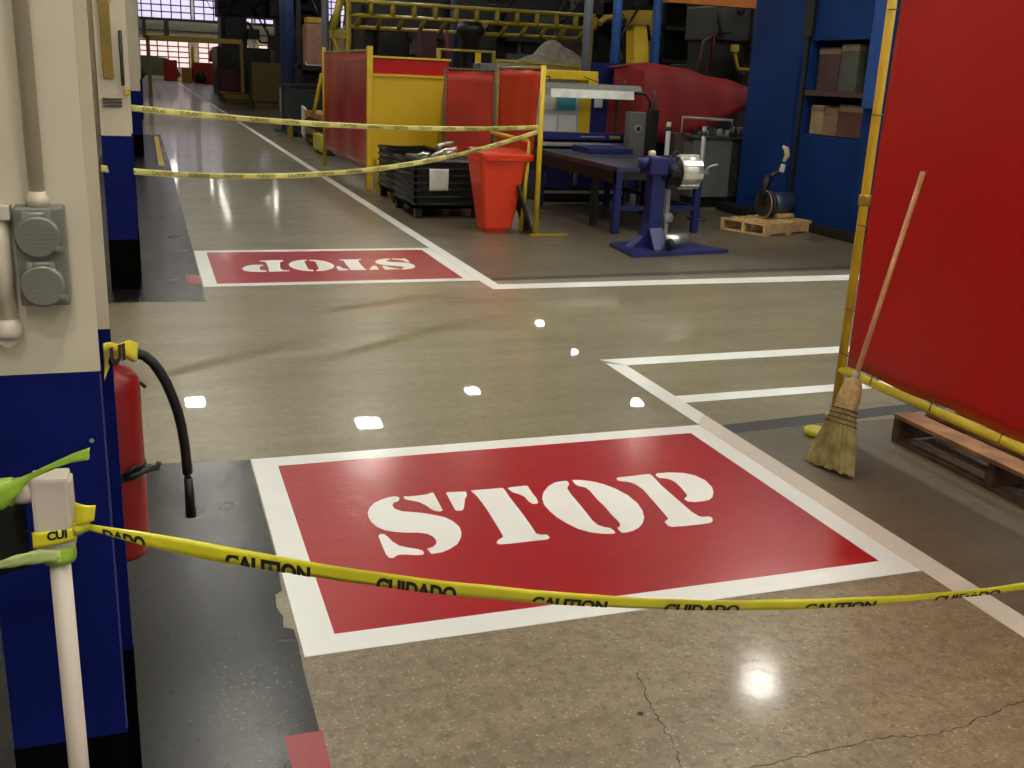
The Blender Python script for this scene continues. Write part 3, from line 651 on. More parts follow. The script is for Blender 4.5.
m = MB(); m.tube([(6.72, 10.06, .76), (6.75, 10.05, .83), (6.73, 10.05, .90), (6.68, 10.05, .93)], .03, 12, rr=[.02, .03, .03, .012]); m.build('hook', mat('bone', (190,176,146), .5), t)

# ------------------------------------------------------------------ blue enclosure
t = thing('machine_enclosure', 'tall dark blue sheet-metal enclosure with a shelf opening', 'machine enclosure', (8, 10, 0))
XE = 7.15
m = MB()
m.box(XE, 9.2, 10.42, 11.68, .08, 4.2, .01); m.box(XE+.0, 9.2, 7.0, 9.36, .08, 4.2, .01); m.box(XE, 9.2, 9.36, 10.42, .08, 1.05, .01); m.box(XE, 9.2, 9.36, 10.42, 2.07, 4.2, .01); m.box(XE+.7, 9.2, 9.36, 10.42, 1.0, 2.1)
m.build('panel_wall', BLUEE, t)
m = MB(); m.box(XE-.03, XE+.02, 10.44, 10.50, .1, 4.1); m.box(XE-.05, XE, 10.38, 10.55, 2.12, 2.75); m.build('dark_joint', BLACK, t)
m = MB(); m.box(XE-.02, XE+.01, 9.36, 10.42, 1.48, 1.54); m.box(XE, XE+.7, 9.36, 10.42, 1.49, 1.53); m.build('shelf', mat('shelf_brown', (70,48,40), .6), t)
m = MB(); m.box(XE-.06, XE, 9.14, 9.32, 1.38, 3.2, .006); m.build('sliding_door_edge', BLUEEL, t)
m = MB(); m.box(XE-.06, 9.2, 6.95, 11.72, 0, .08); m.box(XE-.22, XE-.02, 10.9, 11.8, .0, .10, .01); m.box(XE-.14, XE-.02, 7.0, 9.9, 0, .10, .01); m.build('plinth', BLACK, t)
m = MB(); m.box(XE-.012, XE, 8.2, 9.3, .2, .98, .004); m.build('access_panel', BLUEE, t)
m = MB(); m.box(XE-.012, XE, 10.6, 11.6, .2, 1.9, .004); m.build('access_panel', BLUEE, t)
for (y0, y1, z0, z1, mm, lb) in ((9.95, 10.33, 1.54, 2.0, mat('maroon_box', (70,44,44), .7), 'dull maroon carton on the upper shelf of the blue enclosure'),
        (9.62, 9.93, 1.54, 2.03, mat('grey_green_box', (72,76,66), .7), 'grey-green carton on the upper shelf of the blue enclosure'),
        (10.12, 10.36, 1.06, 1.38, TAN, 'pale tan carton on the lower shelf of the blue enclosure'),
        (9.86, 10.10, 1.06, 1.36, CARD, 'middle brown carton on the lower shelf of the blue enclosure'),
        (9.42, 9.84, 1.06, 1.40, CARDD, 'wide dark brown carton on the lower shelf of the blue enclosure')):
    b = thing('carton', lb, 'box', (XE+.2, (y0+y1)/2, z0), 'cartons in the blue enclosure')
    m = MB(); m.box(XE+.06, XE+.4, y0, y1, z0, z1, .006); m.build('carton_body', mm, b)
    m = MB(); m.box(XE+.055, XE+.405, y0-.001, y1+.001, z1-.07, z1-.02); m.build('packing_tape', mat('packing_tape', (120,104,84), .5), b)

# ------------------------------------------------------------------ decoiler stand
t = thing('coil_stand', 'blue pedestal stand with a shiny horizontal steel drum', 'machine', (4.65, 8.85, 0))
m = MB(); m.prism([(4.20, 9.07), (4.15, 8.44), (5.24, 8.60), (4.92, 9.44)], 0, .035); m.build('base_plate', mat('base_blue', (34,38,92), .4, var=.2), t)
m = MB(); m.hprism([(4.44, .035), (4.30, .035), (4.42, .14), (4.46, .26), (4.465, .83), (4.60, .83), (4.60, .035)], 8.78, 8.92, 'Y'); m.hprism([(8.62, .035), (9.08, .035), (8.93, .22), (8.77, .22)], 4.46, 4.60, 'X'); m.build('pedestal', BLUEM, t)
m = MB(); m.rbox(4.54, 8.85, .80, .26, .24, .16, bev=.015); m.cyl((4.40, 8.85, .77), (4.40, 8.85, .87), .06); m.build('head_block', BLUEM, t)
m = MB(); m.cyl((4.60, 8.85, .74), (4.74, 8.85, .74), .15, 28); m.cyl((4.56, 8.85, .74), (4.62, 8.85, .74), .10)
for k in range(6): 
    a = k*PI/3; m.rbox(4.66, 8.85+.14*math.cos(a), .74+.14*math.sin(a), .10, .06, .06, bev=.008)
m.tube([(4.62, 8.80, .84), (4.68, 8.76, .94)], .02); m.build('hub', BLACKM, t)
m = MB(); m.lathe([(.12, 4.74), (.155, 4.745), (.155, 4.94), (.14, 4.955), (.09, 4.96)], (0, 8.85, .745), 'X', 36); dr = m.build('steel_drum', STEEL, t)
m = MB()
for k in range(8): 
    a = k*PI/4+.2; m.rbox(4.845, 8.85+.158*math.cos(a), .745+.158*math.sin(a), .20, .012, .05, rx=a, bev=.003)
m.build('segments', STEEL, dr)
m = MB(); m.cyl((4.95, 8.85, .74), (5.08, 8.85, .74), .02); m.tube([(5.03, 8.85, .74), (5.08, 8.82, .80), (5.16, 8.82, .82)], .012); m.build('spindle', LGREY, t)
m = MB(); m.lathe([(.028, .88), (.036, .90), (.034, .925), (.02, .935)], (4.48, 8.87, 0), n=18); m.build('knob', PVC, t)
m = MB(); m.lathe([(.02, 0), (.055, .004), (.055, .04), (.02, .044)], (4.58, 8.60, .09), 'X', 20); m.build('wheel', BLACK, t)
m = MB(); m.cyl((4.60, 8.72, .12), (4.84, 8.74, .12), .055, 20); m.build('roller', STEEL, t)
m = MB(); m.cyl((4.64, 8.88, .30), (4.74, 8.90, .30), .05, 20); m.cyl((4.66, 9.02, .36), (4.70, 9.02, .36), .07, 20); m.build('pulley', LGREY, t)
m = MB(); m.box(4.62, 4.66, 9.0, 9.05, .035, .72); m.box(4.74, 4.78, 9.0, 9.05, .035, .72); m.build('guide_bar', LGREY, t)

# ------------------------------------------------------------------ work table
t = thing('work_table', 'long steel table on blue legs behind the coil stand', 'table', (5.1, 11, 0))
m = MB(); m.box(4.58, 5.62, 9.84, 12.3, .645, .694, .006); m.build('tabletop', mat('table_steel', (70,76,96), .3, .6, var=.3, scale=2), t)
for (x, y, mm) in ((4.62, 9.88, BLUEM), (5.56, 9.88, BLUEM), (4.64, 10.5, BLACKM), (4.64, 12.2, BLUEM), (5.56, 12.2, BLUEM)):
    m = MB(); m.box(x-.035, x+.035, y-.035, y+.035, 0, .645, .004); m.build('leg', mm, t)
m = MB(); m.box(4.62, 5.56, 9.86, 9.90, .24, .29); m.box(5.54, 5.58, 9.9, 12.2, .24, .29); m.build('crossbar', BLUEM, t)
m = MB(); m.box(4.60, 5.60, 9.85, 9.9, .56, .645); m.box(4.585, 4.61, 9.85, 12.3, .52, .645); m.build('apron', BLACK, t)
m = MB(); m.box(5.0, 5.6, 11.6, 12.1, .695, .765, .01); tag(m.build('blue_tray', BLUEM), 'shallow blue tray lying on the long steel table', 'tray')

# ------------------------------------------------------------------ workbench with light
t = thing('workbench', 'blue workbench with drawers, backboard and a grey front strip', 'workbench', (5.4, 12.8, 0))
X0, X1, Y0, Y1 = 4.72, 6.08, 12.5, 13.15
m = MB(); m.box(X0, X1, Y0, Y1, .79, .83, .005); m.box(X0, X1, Y0-.02, Y0+.02, .80, .89, .005); lp = m.build('top_lip', BLUEM, t)
m = MB(); m.box(X0+.95, X0+1.10, Y0-.024, Y0-.02, .82, .86); m.build('yellow_sticker', YELD, lp)
m = MB(); m.box(X0+.55, X0+.88, Y0-.024, Y0-.02, .835, .848); m.build('pale_strip', LGREY, lp)
m = MB(); m.box(X0, X1-.02, Y0-.01, Y0+.03, .715, .765, .004); m.build('grey_rail', LGREY, t)
m = MB(); m.box(X0, X1, Y0+.05, Y1, .40, .76); m.box(X0, X1, Y0+.1, Y1, .02, .2); m.build('carcass', BLACKM, t)
for k in range(3):
    x = X0+.12+k*.44; m = MB(); m.box(x, x+.38, Y0+.02, Y0+.06, .17, .56, .008); d_ = m.build('door', BLUEM, t)
    m = MB(); m.cyl((x+.32, Y0+.0, .36), (x+.32, Y0+.0, .44), .01, 8); m.box(x+.315, x+.325, Y0, Y0+.025, .39, .41); m.build('handle', LGREY, d_)
m = MB(); m.box(X0, X1-.1, Y0, Y0+.04, .115, .15); m.build('kick_rail', LGREY, t)
m = MB(); m.box(X0+.02, X0+.09, Y0+.04, Y1, 0, .79); m.box(X1-.09, X1-.02, Y0+.04, Y1, 0, .79); m.build('leg', BLUEM, t)
m = MB(); m.box(X0, X0+.76, Y1-.06, Y1-.02, .83, 1.46); m.build('backboard', mat('backboard_grey', (170,172,160), .6), t)
m = MB(); m.box(X0+.76, X0+.92, Y1-.065, Y1-.02, .83, 1.58); m.build('yellow_panel', YEL, t)
m = MB(); m.box(X0+.92, X0+1.17, Y1-.06, Y1-.02, .83, 1.45); m.build('blue_panel', BLUEM, t)
m = MB(); m.box(X0+1.17, X1+.25, Y1-.06, Y1-.02, .80, 1.45); m.build('red_panel', mat('brick_red_panel', (120,24,22), .5), t)
m = MB(); m.box(X0+.1, X0+.98, Y1-.12, Y1-.0, 1.53, 1.65, .012); m.box(X0+.84, X0+.98, Y1-.14, Y1-.02, 1.47, 1.56, .01); m.build('yellow_header', YEL, t)
m = MB(); m.box(X1-.06, X1-.02, Y1-.08, Y1-.04, .83, 1.5); m.build('upright', DGREY, t)
for (x0, x1, z0, z1, mm, lb) in ((.26, .40, 1.15, 1.33, PAPER, 'small white notice in the upper corner of the bench backboard'), (.44, .70, 1.14, 1.31, TEAL, 'teal poster on the backboard of the blue workbench'),
        (.26, .44, .87, 1.08, PAPER, 'white sheet low on the bench backboard beside the screen post'), (.47, .72, .87, 1.08, PAPER, 'white sheet below the teal poster'), (.97, 1.09, 1.19, 1.30, PAPER, 'small white note on the dark blue panel of the bench')):
    m = MB(); m.box(X0+x0, X0+x1, Y1-.068, Y1-.062, z0, z1); tag(m.build('poster', mm), lb, 'poster')
t = thing('bench_light', 'long white strip light hanging over the blue workbench', 'lamp', (5.3, 12.75, 1.3))
m = MB(); m.hprism([(12.62, 1.42), (12.68, 1.49), (12.80, 1.49), (12.86, 1.42), (12.84, 1.415), (12.64, 1.415)], 4.8, 6.16, 'X'); m.build('reflector', MGREY, t)
m = MB(); m.hprism([(12.60, 1.315), (12.62, 1.42), (12.64, 1.42), (12.64, 1.315)], 4.88, 6.04, 'X'); m.build('white_flange', mat('enamel_white', (222,224,214), .3), t)
m = MB(); m.tube([(4.9, 12.74, 1.47), (4.9, 12.74, 1.56)], .01); m.tube([(4.9, 12.74, 1.56), (4.9, 13.05, 1.56)], .01); m.tube([(5.95, 12.74, 1.47), (5.95, 12.74, 1.56), (5.95, 13.1, 1.56)], .01); m.build('bracket', DGREY, t)
m = MB(); m.tube([(5.48, 13.0, 1.58), (5.7, 12.9, 1.50), (5.95, 12.85, 1.45)], .006, 6); m.tube([(6.0, 12.7, 1.40), (6.2, 12.6, 1.40), (6.28, 12.6, 1.3), (6.25, 12.55, 1.0)], .02, 8); m.build('cable', BLACK, t)
t = thing('switch_cabinet', 'narrow grey control box on legs beside the end of the workbench', 'control box', (5.85, 12.1, 0))
m = MB(); m.box(5.72, 5.98, 12.0, 12.15, .58, 1.18, .008); m.build('box_body', MGREY, t)
m = MB(); m.lathe([(.05, 11.98), (.05, 11.995), (.045, 12.0)], (5.83, 0, .98), 'Y', 20); m.build('dial', LGREY, t)
m = MB(); m.lathe([(.028, 11.97), (.028, 11.985)], (5.83, 0, .98), 'Y', 16); m.build('dial_face', BLACK, t)
m = MB(); m.box(5.73, 5.77, 12.05, 12.1, 0, .58); m.box(5.93, 5.97, 12.05, 12.1, 0, .58); m.build('leg', DGREY, t)
for k, (x, y, z, lb) in enumerate(((5.69, 10.9, 1.12, 'pale upright rod standing just behind the steel drum'), (6.16, 10.9, 1.08, 'pale upright rod nearest the grey cabinet'))):
    t = thing('upright_rod', lb, 'rod', (x, y, 0)); m = MB(); m.tube([(x, y, .02), (x, y, z)], .028, 10); m.build('shaft', LGREY, t); m = MB(); m.lathe([(.12, 0), (.12, .02), (.04, .03)], (x, y, 0)); m.build('base', DGREY, t)
    m = MB(); m.lathe([(.034, z-.1), (.034, z-.05)], (x, y, 0)); m.build('collar', DGREY, t)
t = thing('control_pillar', 'dark narrow machine pillar rising behind the steel drum', 'machine', (5.8, 11.3, 0))
m = MB(); m.box(5.66, 5.76, 11.3, 11.45, 0, 1.24, .01); m.build('housing', BLACKM, t); m = MB(); m.box(5.98, 6.10, 11.25, 11.5, 0, .98, .01); m.box(5.76, 5.98, 11.3, 11.45, .3, .4); m.build('side_housing', MBROWN, t)
m = MB(); m.tube([(5.7, 11.36, 1.22), (5.73, 11.36, 1.36), (5.70, 11.36, 1.45)], .014); m.build('gooseneck', DGREY, t)

# ------------------------------------------------------------------ grey machine, red tarp
t = thing('machine_cabinet', 'grey machine cabinet between the coil stand and blue enclosure', 'machine', (7.1, 12.3, 0))
m = MB(); m.box(6.62, 7.18, 11.95, 12.7, .14, .88, .01); m.build('cabinet', MGREY, t)
m = MB(); m.box(7.18, 7.62, 12.0, 12.7, .14, .88, .01); m.build('side_cabinet', DGREY, t)
m = MB(); m.box(6.66, 7.6, 12.02, 12.68, 0, .14); m.build('plinth', BLACK, t)
m = MB(); m.box(6.58, 7.66, 11.92, 12.72, .88, .91, .004); m.build('worktop', DGREY, t)
rnd = random.Random(11)
for k in range(10):
    x, y = 6.74+.082*k, 12.05+.22*(k % 2)+.06*(k % 3); s = (.05, .07, .06, .10, .08, .07, .11, .06, .09, .10)[k]*.9
    m = MB()
    if k % 2: m.rbox(x, y, .912+s*.6, s*1.6, s, s*1.2, rnd.uniform(0, 3), bev=.008)
    else: m.lathe([(s*.5, .912), (s*.6, .93), (s*.5, .912+s), (s*.2, .912+s*1.3)], (x, y, 0), n=14)
    tag(m.build('machine_fitting', (DGREY, BLACKM, LGREY, MBROWN, POLEG)[k % 5]), ('dark fitting', 'black block', 'pale block', 'brown fitting', 'blue-grey fitting')[k % 5] + (' standing ' if k % 2 == 0 else ' lying ') + 'on top of the grey machine cabinet', 'machine part', 'parts on the grey cabinet')
m = MB(); m.tube([(6.72, 12.5, .912), (6.72, 12.5, 1.12), (7.5, 12.55, 1.10), (7.5, 12.55, .912)], .018); tag(m.build('rail_bracket', LGREY), 'low pale rail standing on the grey machine cabinet', 'rail')
# tarp: a draped cover over a tall machine, its own folds and hem
t = thing('covered_machine', 'machine under a draped red tarpaulin behind the coil stand', 'covered machine', (7.6, 14.2, 0))
def tarp(a, b):
    x = 6.50 + 2.15*a
    top = 1.74 + .08*math.exp(-((a-.2)/.15)**2) - .36*max(0, a-.45)*1.1 + .012*math.sin(a*19)
    low = .70 + .06*math.sin(a*7+1) + (.95*max(0, a-.25))
    th = b*2.0
    if th < 1: z = low + (top-low)*math.sin(th*PI/2)**.8; y = 13.45 + .10*math.sin(th*2)+ .35*th**3
    else: z = top - .02*(th-1); y = 13.9 + .7*(th-1)
    y += .03*math.sin(a*21+b*3)*(1-b)
    if a < .04: y += .25*(1-a/.04)*(1 if th < 1 else -.2)
    return (x, y, z)
m = MB(); m.grid(tarp, 70, 24, .01); m.build('tarpaulin', TARP, t)
m = MB(); m.box(6.6, 8.4, 13.95, 14.6, 0, 1.20, .02); m.build('machine_bed', BLACKM, t)
m = MB(); m.box(6.12, 6.56, 13.42, 13.46, .70, 1.70); m.build('hanging_flap', mat('brick_flap', (132,26,26), .5), t)
# ------------------------------------------------------------------ yellow post and screens by the bin
XP, YP = 3.685, 9.757
t = thing('screen_frame', 'row of orange-red welding curtains ending in the tall yellow post', 'welding screen', (XP, YP, 0))
m = MB(); m.tube([(XP, YP, .02), (XP, YP, 1.66)], .026, 12); m.build('post', YEL, t)
m = MB(); m.tube([(XP-.09, YP+.2, .02), (XP-.055, YP+.14, .93)], .02, 10); m.tube([(XP-.055, YP+.14, .93), (XP-.25, YP+.8, .97)], .02, 10); m.build('brace', YEL, t)
m = MB(); m.rbox(XP+.13, YP-.02, .012, .42, .06, .02, bev=.004); m.build('foot', YELD, t)
P0, P1 = Vector((XP-.01, YP+.03)), Vector((3.975, 12.0))
def c1f(a, b):
    p = P0.lerp(P1, a); bot = .82 - .45*a; w = .012*math.sin(a*15)*(1-.3*b)
    return (p.x+w-(.05*(1-b) if a < .1 else 0), p.y, bot+(1.62-bot)*b)
m = MB(); m.grid(c1f, 40, 14, .003); m.build('curtain', VINYLO, t)
m = MB(); m.tube([(P0.x, P0.y, 1.635), (P1.x, P1.y, 1.635)], .016, 10); m.build('top_rail', YELD, t)
m = MB(); m.tube([(P1.x, P1.y, 0.0), (P1.x, P1.y, 1.66)], .02, 10); m.build('rear_post', YELD, t)
def c2f(a, b):
    return (3.60+.62*a, 12.95+.006*math.sin(a*9), .30+1.28*b)
m = MB(); m.grid(c2f, 30, 10, .003); m.build('brick_curtain', VINYLB, t)
m = MB(); m.tube([(3.58, 12.95, 1.60), (4.26, 12.95, 1.60)], .014, 8); m.tube([(4.24, 12.95, 0), (4.24, 12.95, 1.6)], .018); m.tube([(3.58, 12.95, 0), (3.58, 12.95, 1.6)], .018); m.build('rear_frame', mat('frame_brown', (96,70,44), .6), t)
m = MB(); m.rbox(3.62, 9.98, .20, .02, .30, .62, rx=0.0, ry=-.35); tag(m.build('leaning_board', DGREY), 'dark grey board leaning behind the orange bin at the yellow post', 'board')

# yellow panel screen
t = thing('yellow_partition', 'yellow sheet partition with a red strip along its top', 'partition', (3.3, 13.8, 0))
m = MB(); m.box(2.83, 3.86, 13.79, 13.81, .22, 1.475); m.build('yellow_sheet', mat('sheet_yellow', (206,168,20), .45, var=.05, scale=2), t)
m = MB(); m.box(2.83, 3.86, 13.80, 13.812, 1.50, 1.70); m.build('red_strip', VINYL, t)
m = MB(); m.box(2.82, 3.88, 13.77, 13.83, 1.47, 1.505); m.box(2.82, 3.88, 13.77, 13.83, 1.70, 1.725); m.box(3.85, 3.89, 13.77, 13.83, .05, 1.5); m.build('frame', YEL, t)
m = MB(); m.box(2.755, 2.83, 13.75, 13.83, 0, 1.84, .006); m.build('post', YEL, t)
m = MB(); m.hprism([(13.35, 0), (13.72, .0), (13.74, .42), (13.66, .42)], 2.86, 3.0, 'X'); m.build('gusset', YEL, t)
m = MB(); m.hprism([(3.68, .22), (3.86, .22), (3.86, 1.47), (3.80, 1.47)], 13.77, 13.788, 'Y'); m.build('side_web', YELD, t)
# red curtain running away along the aisle
t = thing('aisle_curtain', 'dark red vinyl curtain on yellow posts facing the aisle', 'welding screen', (2.78, 15.6, 0))
m = MB(); m.grid(lambda a, b: (2.775+.02*math.sin(a*16)*(1-.5*b), 13.86+3.5*a, .26+(1.78-.26)*b-.03*math.sin(a*3.14)*b), 50, 14, .003); m.build('curtain', VINYLD, t)
m = MB(); m.tube([(2.78, 17.4, 0), (2.78, 17.4, 1.86)], .03, 10); m.build('post', YEL, t)
m = MB(); m.tube([(2.78, 13.86, 1.785), (2.78, 17.4, 1.785)], .014, 8); m.build('top_rail', TAN, t)
m = MB(); m.tube([(2.62, 17.6, .75), (2.75, 17.45, 1.45)], .03, 8); m.build('brace', YEL, t)

# ------------------------------------------------------------------ bin, crates
t = thing('refuse_bin', 'orange-red plastic wheeled bin beside the yellow post', 'bin', (3.43, 10.1, 0))
def taperbox(m, c, s0, s1, z0, z1, r=.12, n=6):
    def ring(s, z):
        o = []
        for q, (sx, sy) in enumerate(((1, 1), (-1, 1), (-1, -1), (1, -1))):
            for k in range(n+1):
                a = q*PI/2 + k/n*PI/2; rr = r*min(s)
                o.append((c[0]+sx*(s[0]/2-rr)+rr*math.cos(a), c[1]+sy*(s[1]/2-rr)+rr*math.sin(a), z))
        return o
    b = bmesh.new(); A = [b.verts.new(p) for p in ring(s0, z0)]; B = [b.verts.new(p) for p in ring(s1, z1)]
    k = len(A); b.faces.new(A[::-1]); b.faces.new(B)
    for i in range(k): b.faces.new((A[i], A[(i+1) % k], B[(i+1) % k], B[i]))
    m._merge(b)
m = MB(); taperbox(m, (3.36, 10.12), (.30, .30), (.50, .50), .05, .74); m.build('bin_body', BINR, t)
m = MB(); taperbox(m, (3.40, 10.12), (.55, .55), (.56, .56), .735, .775); m.rbox(3.40, 10.12, .80, .54, .54, .03, rx=.06, bev=.012); m.box(3.15, 3.19, 9.9, 10.3, .70, .735); m.build('lid', BINR, t)
m = MB(); m.tube([(3.24, 10.40, .78), (3.56, 10.40, .78)], .018); m.build('handle', BINR, t)
for x in (3.26, 3.52):
    m = MB(); m.lathe([(.03, x-.03), (.085, x-.028), (.085, x+.02), (.03, x+.022)], (0, 10.27, .086), 'X', 24); m.build('wheel', BLACK, t)
m = MB(); taperbox(m, (3.34, 10.12), (.24, .24), (.28, .28), .0, .052); m.build('foot', BINR, t)
m = MB(); m.box(3.32, 3.40, 9.925, 9.95, .42, .45); m.build('moulded_mark', mat('dark_orange', (150,30,20), .5), t)

def crate(label, x0, x1, y0, y1, h, name='steel_container'):
    t = thing(name, label, 'container', ((x0+x1)/2, (y0+y1)/2, 0))
    m = MB(); z0 = .11; w = .03
    m.box(x0, x1, y0, y0+w, z0, h); m.box(x0, x1, y1-w, y1, z0, h); m.box(x0, x0+w, y0, y1, z0, h); m.box(x1-w, x1, y0, y1, z0, h); m.box(x0, x1, y0, y1, z0, z0+.03)
    m.build('walls', BLACKM, t)
    m = MB(); k = 0; z = z0+.05
    while z < h-.03:
        m.tube([(x0-.006, y0-.006, z), (x1+.006, y0-.006, z)], .016, 6); m.tube([(x0-.006, y0-.006, z), (x0-.006, y1, z)], .016, 6); z += .075
    m.build('ribs', mat('rib_black', (34,36,34), .4, .3), t)
    m = MB(); m.tube([(x0, y0, h), (x1, y0, h), (x1, y1, h), (x0, y1, h)], .022, 8, closed=True); m.build('rim', BLACKM, t)
    for (x, y) in ((x0+.05, y0+.05), (x1-.05, y0+.05), (x0+.05, y1-.05), (x1-.05, y1-.05)):
        m = MB(); m.box(x-.04, x+.04, y-.04, y+.04, 0, .11, .004); m.build('leg', BLACKM, t)
    return t
ct = crate('black ribbed steel container with a white sheet on its front', 2.73, 3.50, 11.03, 12.0, .60)
m = MB(); m.grid(lambda a, b: (2.885+.215*a, 10.985-.006*math.sin(a*6+b*4), .31+.235*b), 8, 8, .002); tag(m.build('paper_sheet', PAPER), 'creased white sheet fixed to the front of the black container', 'sheet')
crate('black ribbed container behind the one with the white sheet', 2.80, 3.40, 12.35, 13.2, .62)
SH = [((2.98, 11.25, .64), (3.10, 11.22, .70)), ((3.05, 11.4, .66), (3.28, 11.3, .74)), ((3.12, 11.2, .70), (3.3, 11.25, .66)), ((3.2, 11.35, .64), (3.42, 11.3, .68)), ((2.85, 11.4, .64), (2.98, 11.35, .67)), ((3.02, 11.2, .76), (3.22, 11.25, .80))]
for k, (a, b) in enumerate(SH):
    m = MB(); m.tube([a, ((a[0]+b[0])/2, (a[1]+b[1])/2+.02, (a[2]+b[2])/2+.02), b], .025, 8, rr=[.03, .018, .028])
    tag(m.build('metal_offcut', STEEL), 'shiny bent metal offcut in the heap on the black container', 'scrap metal', 'metal offcuts on the black container')
m = MB(); m.box(2.82, 3.42, 11.1, 11.9, .30, .64, .03); tag(m.build('scrap_bed', mat('scrap_grey', (90,90,86), .4, .6, var=.5, scale=18, bump=.6)), 'loose grey metal swarf filling the black container', 'scrap metal')['kind'] = 'stuff'

# ------------------------------------------------------------------ gantry
t = thing('gantry_crane', 'yellow lattice gantry with an A-shaped leg above the curtains', 'gantry crane', (3.5, 20, 0))
GY = mat('gantry_yellow', (150,132,28), .45, var=.1)
def bar(m, a, b, w=.06): m.tube([a, b], w*.6, 4)
m = MB()
bar(m, (3.64, 20, 0), (3.64, 20, 2.8), .11)
m.build('inner_leg', GY, t)
m = MB(); bar(m, (3.52, 20.0, 2.8), (3.34, 20.0, 2.14), .12); bar(m, (3.34, 20, 2.14), (3.62, 20, 1.45), .09); m.build('slanted_leg', GY, t)
m = MB(); m.box(3.30, 3.70, 19.95, 20.05, 2.07, 2.22, .01); m.build('gusset_plate', GY, t)
m = MB()
zt, zm, zl = 2.74, 2.50, 2.30
n = 12; XL, XR = 3.66, 8.6
for (z, y) in ((zt, 20), (zm, 20), (zl, 20.35)): bar(m, (XL, y, z), (XR, y, z+.02), .07)
bar(m, (XL, 20.35, zm), (XR, 20.35, zm), .05)
for k in range(n+1):
    x = XL+(XR-XL)*k/n; bar(m, (x, 20, zm), (x, 20, zt), .09)
    if k < n: bar(m, (x+.2, 20, zm), (x+.2, 20.35, zl), .08)
m.build('lattice_beam', GY, t)
m = MB(); bar(m, (8.5, 20, 0), (8.5, 20, 2.8), .14); m.build('far_leg', GY, t)

# ------------------------------------------------------------------ poles
def pole(x, y, r, h, m_, label):
    t = thing('steel_pole', label, 'pole', (x, y, 0))
    m = MB(); m.cyl((x, y, .02), (x, y, h), r, 14); m.build('shaft', m_, t)
    m = MB(); m.box(x-r*2, x+r*2, y-r*2, y+r*2, 0, .025); m.build('base_plate', m_, t)
pole(3.74, 23.2, .078, 5.5, POLEG, 'grey-blue round pole beside the yellow gantry leg')
pole(6.27, 14.85, .065, 5, POLEG, 'grey-blue pole rising behind the workbench light')
pole(6.74, 14.85, .07, 5, BLUES, 'blue pole left of the yellow robot arm')
pole(7.63, 15.3, .075, 5, BLUES, 'bright blue pole right of the yellow robot arm')
pole(6.1, 21.5, .07, 4.5, mat('dim_blue', (40,44,90), .5), 'dim blue pole behind the lattice gantry beam')
pole(3.35, 26.5, .17, 6, mat('dark_pole_blue', (28,48,96), .5), 'dark blue post beside the brown cartons, far down the bay')
pole(9.75, 17.6, .09, 5, mat('grey_blue_dim', (60,80,94), .5), 'dull grey-blue post behind the red tarpaulin')

# blue sheet behind bench
m = MB(); m.box(6.3, 6.9, 14.66, 14.72, 0, 1.79); tag(m.build('blue_board', BLUEM), 'plain blue board standing between the two poles behind the bench light', 'board')
# robot arm
t = thing('robot_arm', 'yellow robot arm standing between the two blue poles', 'robot', (7.6, 16, 0))
m = MB(); m.lathe([(.35, 0), (.35, .3), (.28, .5), (.26, 1.0)], (7.85, 16.2, 0)); m.build('base', YELD, t)
m = MB(); m.hprism([(7.66, .95), (7.90, .95), (7.86, 2.1), (7.78, 2.5), (7.56, 2.5), (7.60, 2.1)], 16.0, 16.3, 'Y'); m.build('lower_arm', YEL, t)
m = MB(); m.hprism([(7.45, 2.42), (7.86, 2.44), (7.86, 2.66), (7.45, 2.64)], 15.95, 16.35, 'Y'); m.tube([(7.5, 16.2, 2.55), (7.15, 16.2, 2.52), (7.0, 16.1, 2.42)], .05); m.build('upper_arm', YELD, t)
m = MB(); m.rbox(7.93, 16.1, 1.95, .07, .1, .5, ry=.08, bev=.02); m.tube([(7.84, 16.0, 2.5), (7.98, 15.95, 2.0), (7.95, 16, 1.5)], .03); m.build('counterweight', YELD, t)
m = MB(); m.tube([(7.4, 16, 2.5), (7.2, 15.9, 2.2), (7.35, 15.9, 1.9), (7.2, 15.9, 1.6)], .035); m.tube([(7.6, 15.9, 2.7), (7.3, 15.8, 2.3), (7.3, 15.9, 2.0)], .02); m.build('cable', BLACK, t)

# grey cloth heap and yellow rail
t = thing('covered_stack', 'heap under a grey cloth behind the orange-red curtain', 'covered stack', (6.2, 17.5, 0))
def heap(a, b):
    x = 5.6+1.6*a; z = 1.75 + .32*math.exp(-((a-.72)/.22)**2) + .12*a
    th = b*PI; return (x, 17.5-.5*math.cos(th), (1.2 + (z-1.2)*math.sin(th)**.6) + .03*math.sin(a*25+b*7))
m = MB(); m.grid(heap, 40, 16, .01); m.build('cloth', BAG, t); m = MB(); m.box(5.7, 7.1, 17.1, 17.9, 0, 1.25); m.build('stack_body', MDARK, t)
t = thing('pipe_rail', 'yellow pipe rail with square corners behind the yellow partition', 'rail', (4.9, 16.5, 0))
m = MB(); m.tube([(4.45, 16.5, 0), (4.45, 16.5, 1.90), (5.35, 16.5, 1.90), (5.35, 16.5, 0)], .045, 8); m.build('frame', YELD, t); m = MB(); m.tube([(5.1, 16.5, 0), (5.1, 16.5, 1.88)], .05, 8); m.build('middle_post', YEL, t)
t = thing('pipe_rail', 'thin yellow rail in front of the grey cloth heap', 'rail', (6.2, 16.6, 0))
m = MB(); m.tube([(5.45, 16.6, 0), (5.45, 16.6, 1.78), (6.9, 16.6, 1.74), (6.95, 16.6, 0)], .04, 8); m.build('frame', YELD, t)
m = MB(); m.box(4.95, 5.8, 15.9, 16.3, 0, 1.72, .02); tag(m.build('bench_block', mat('dull_grey', (98,104,98), .6)), 'dull grey block just above the brick red curtain', 'machine')
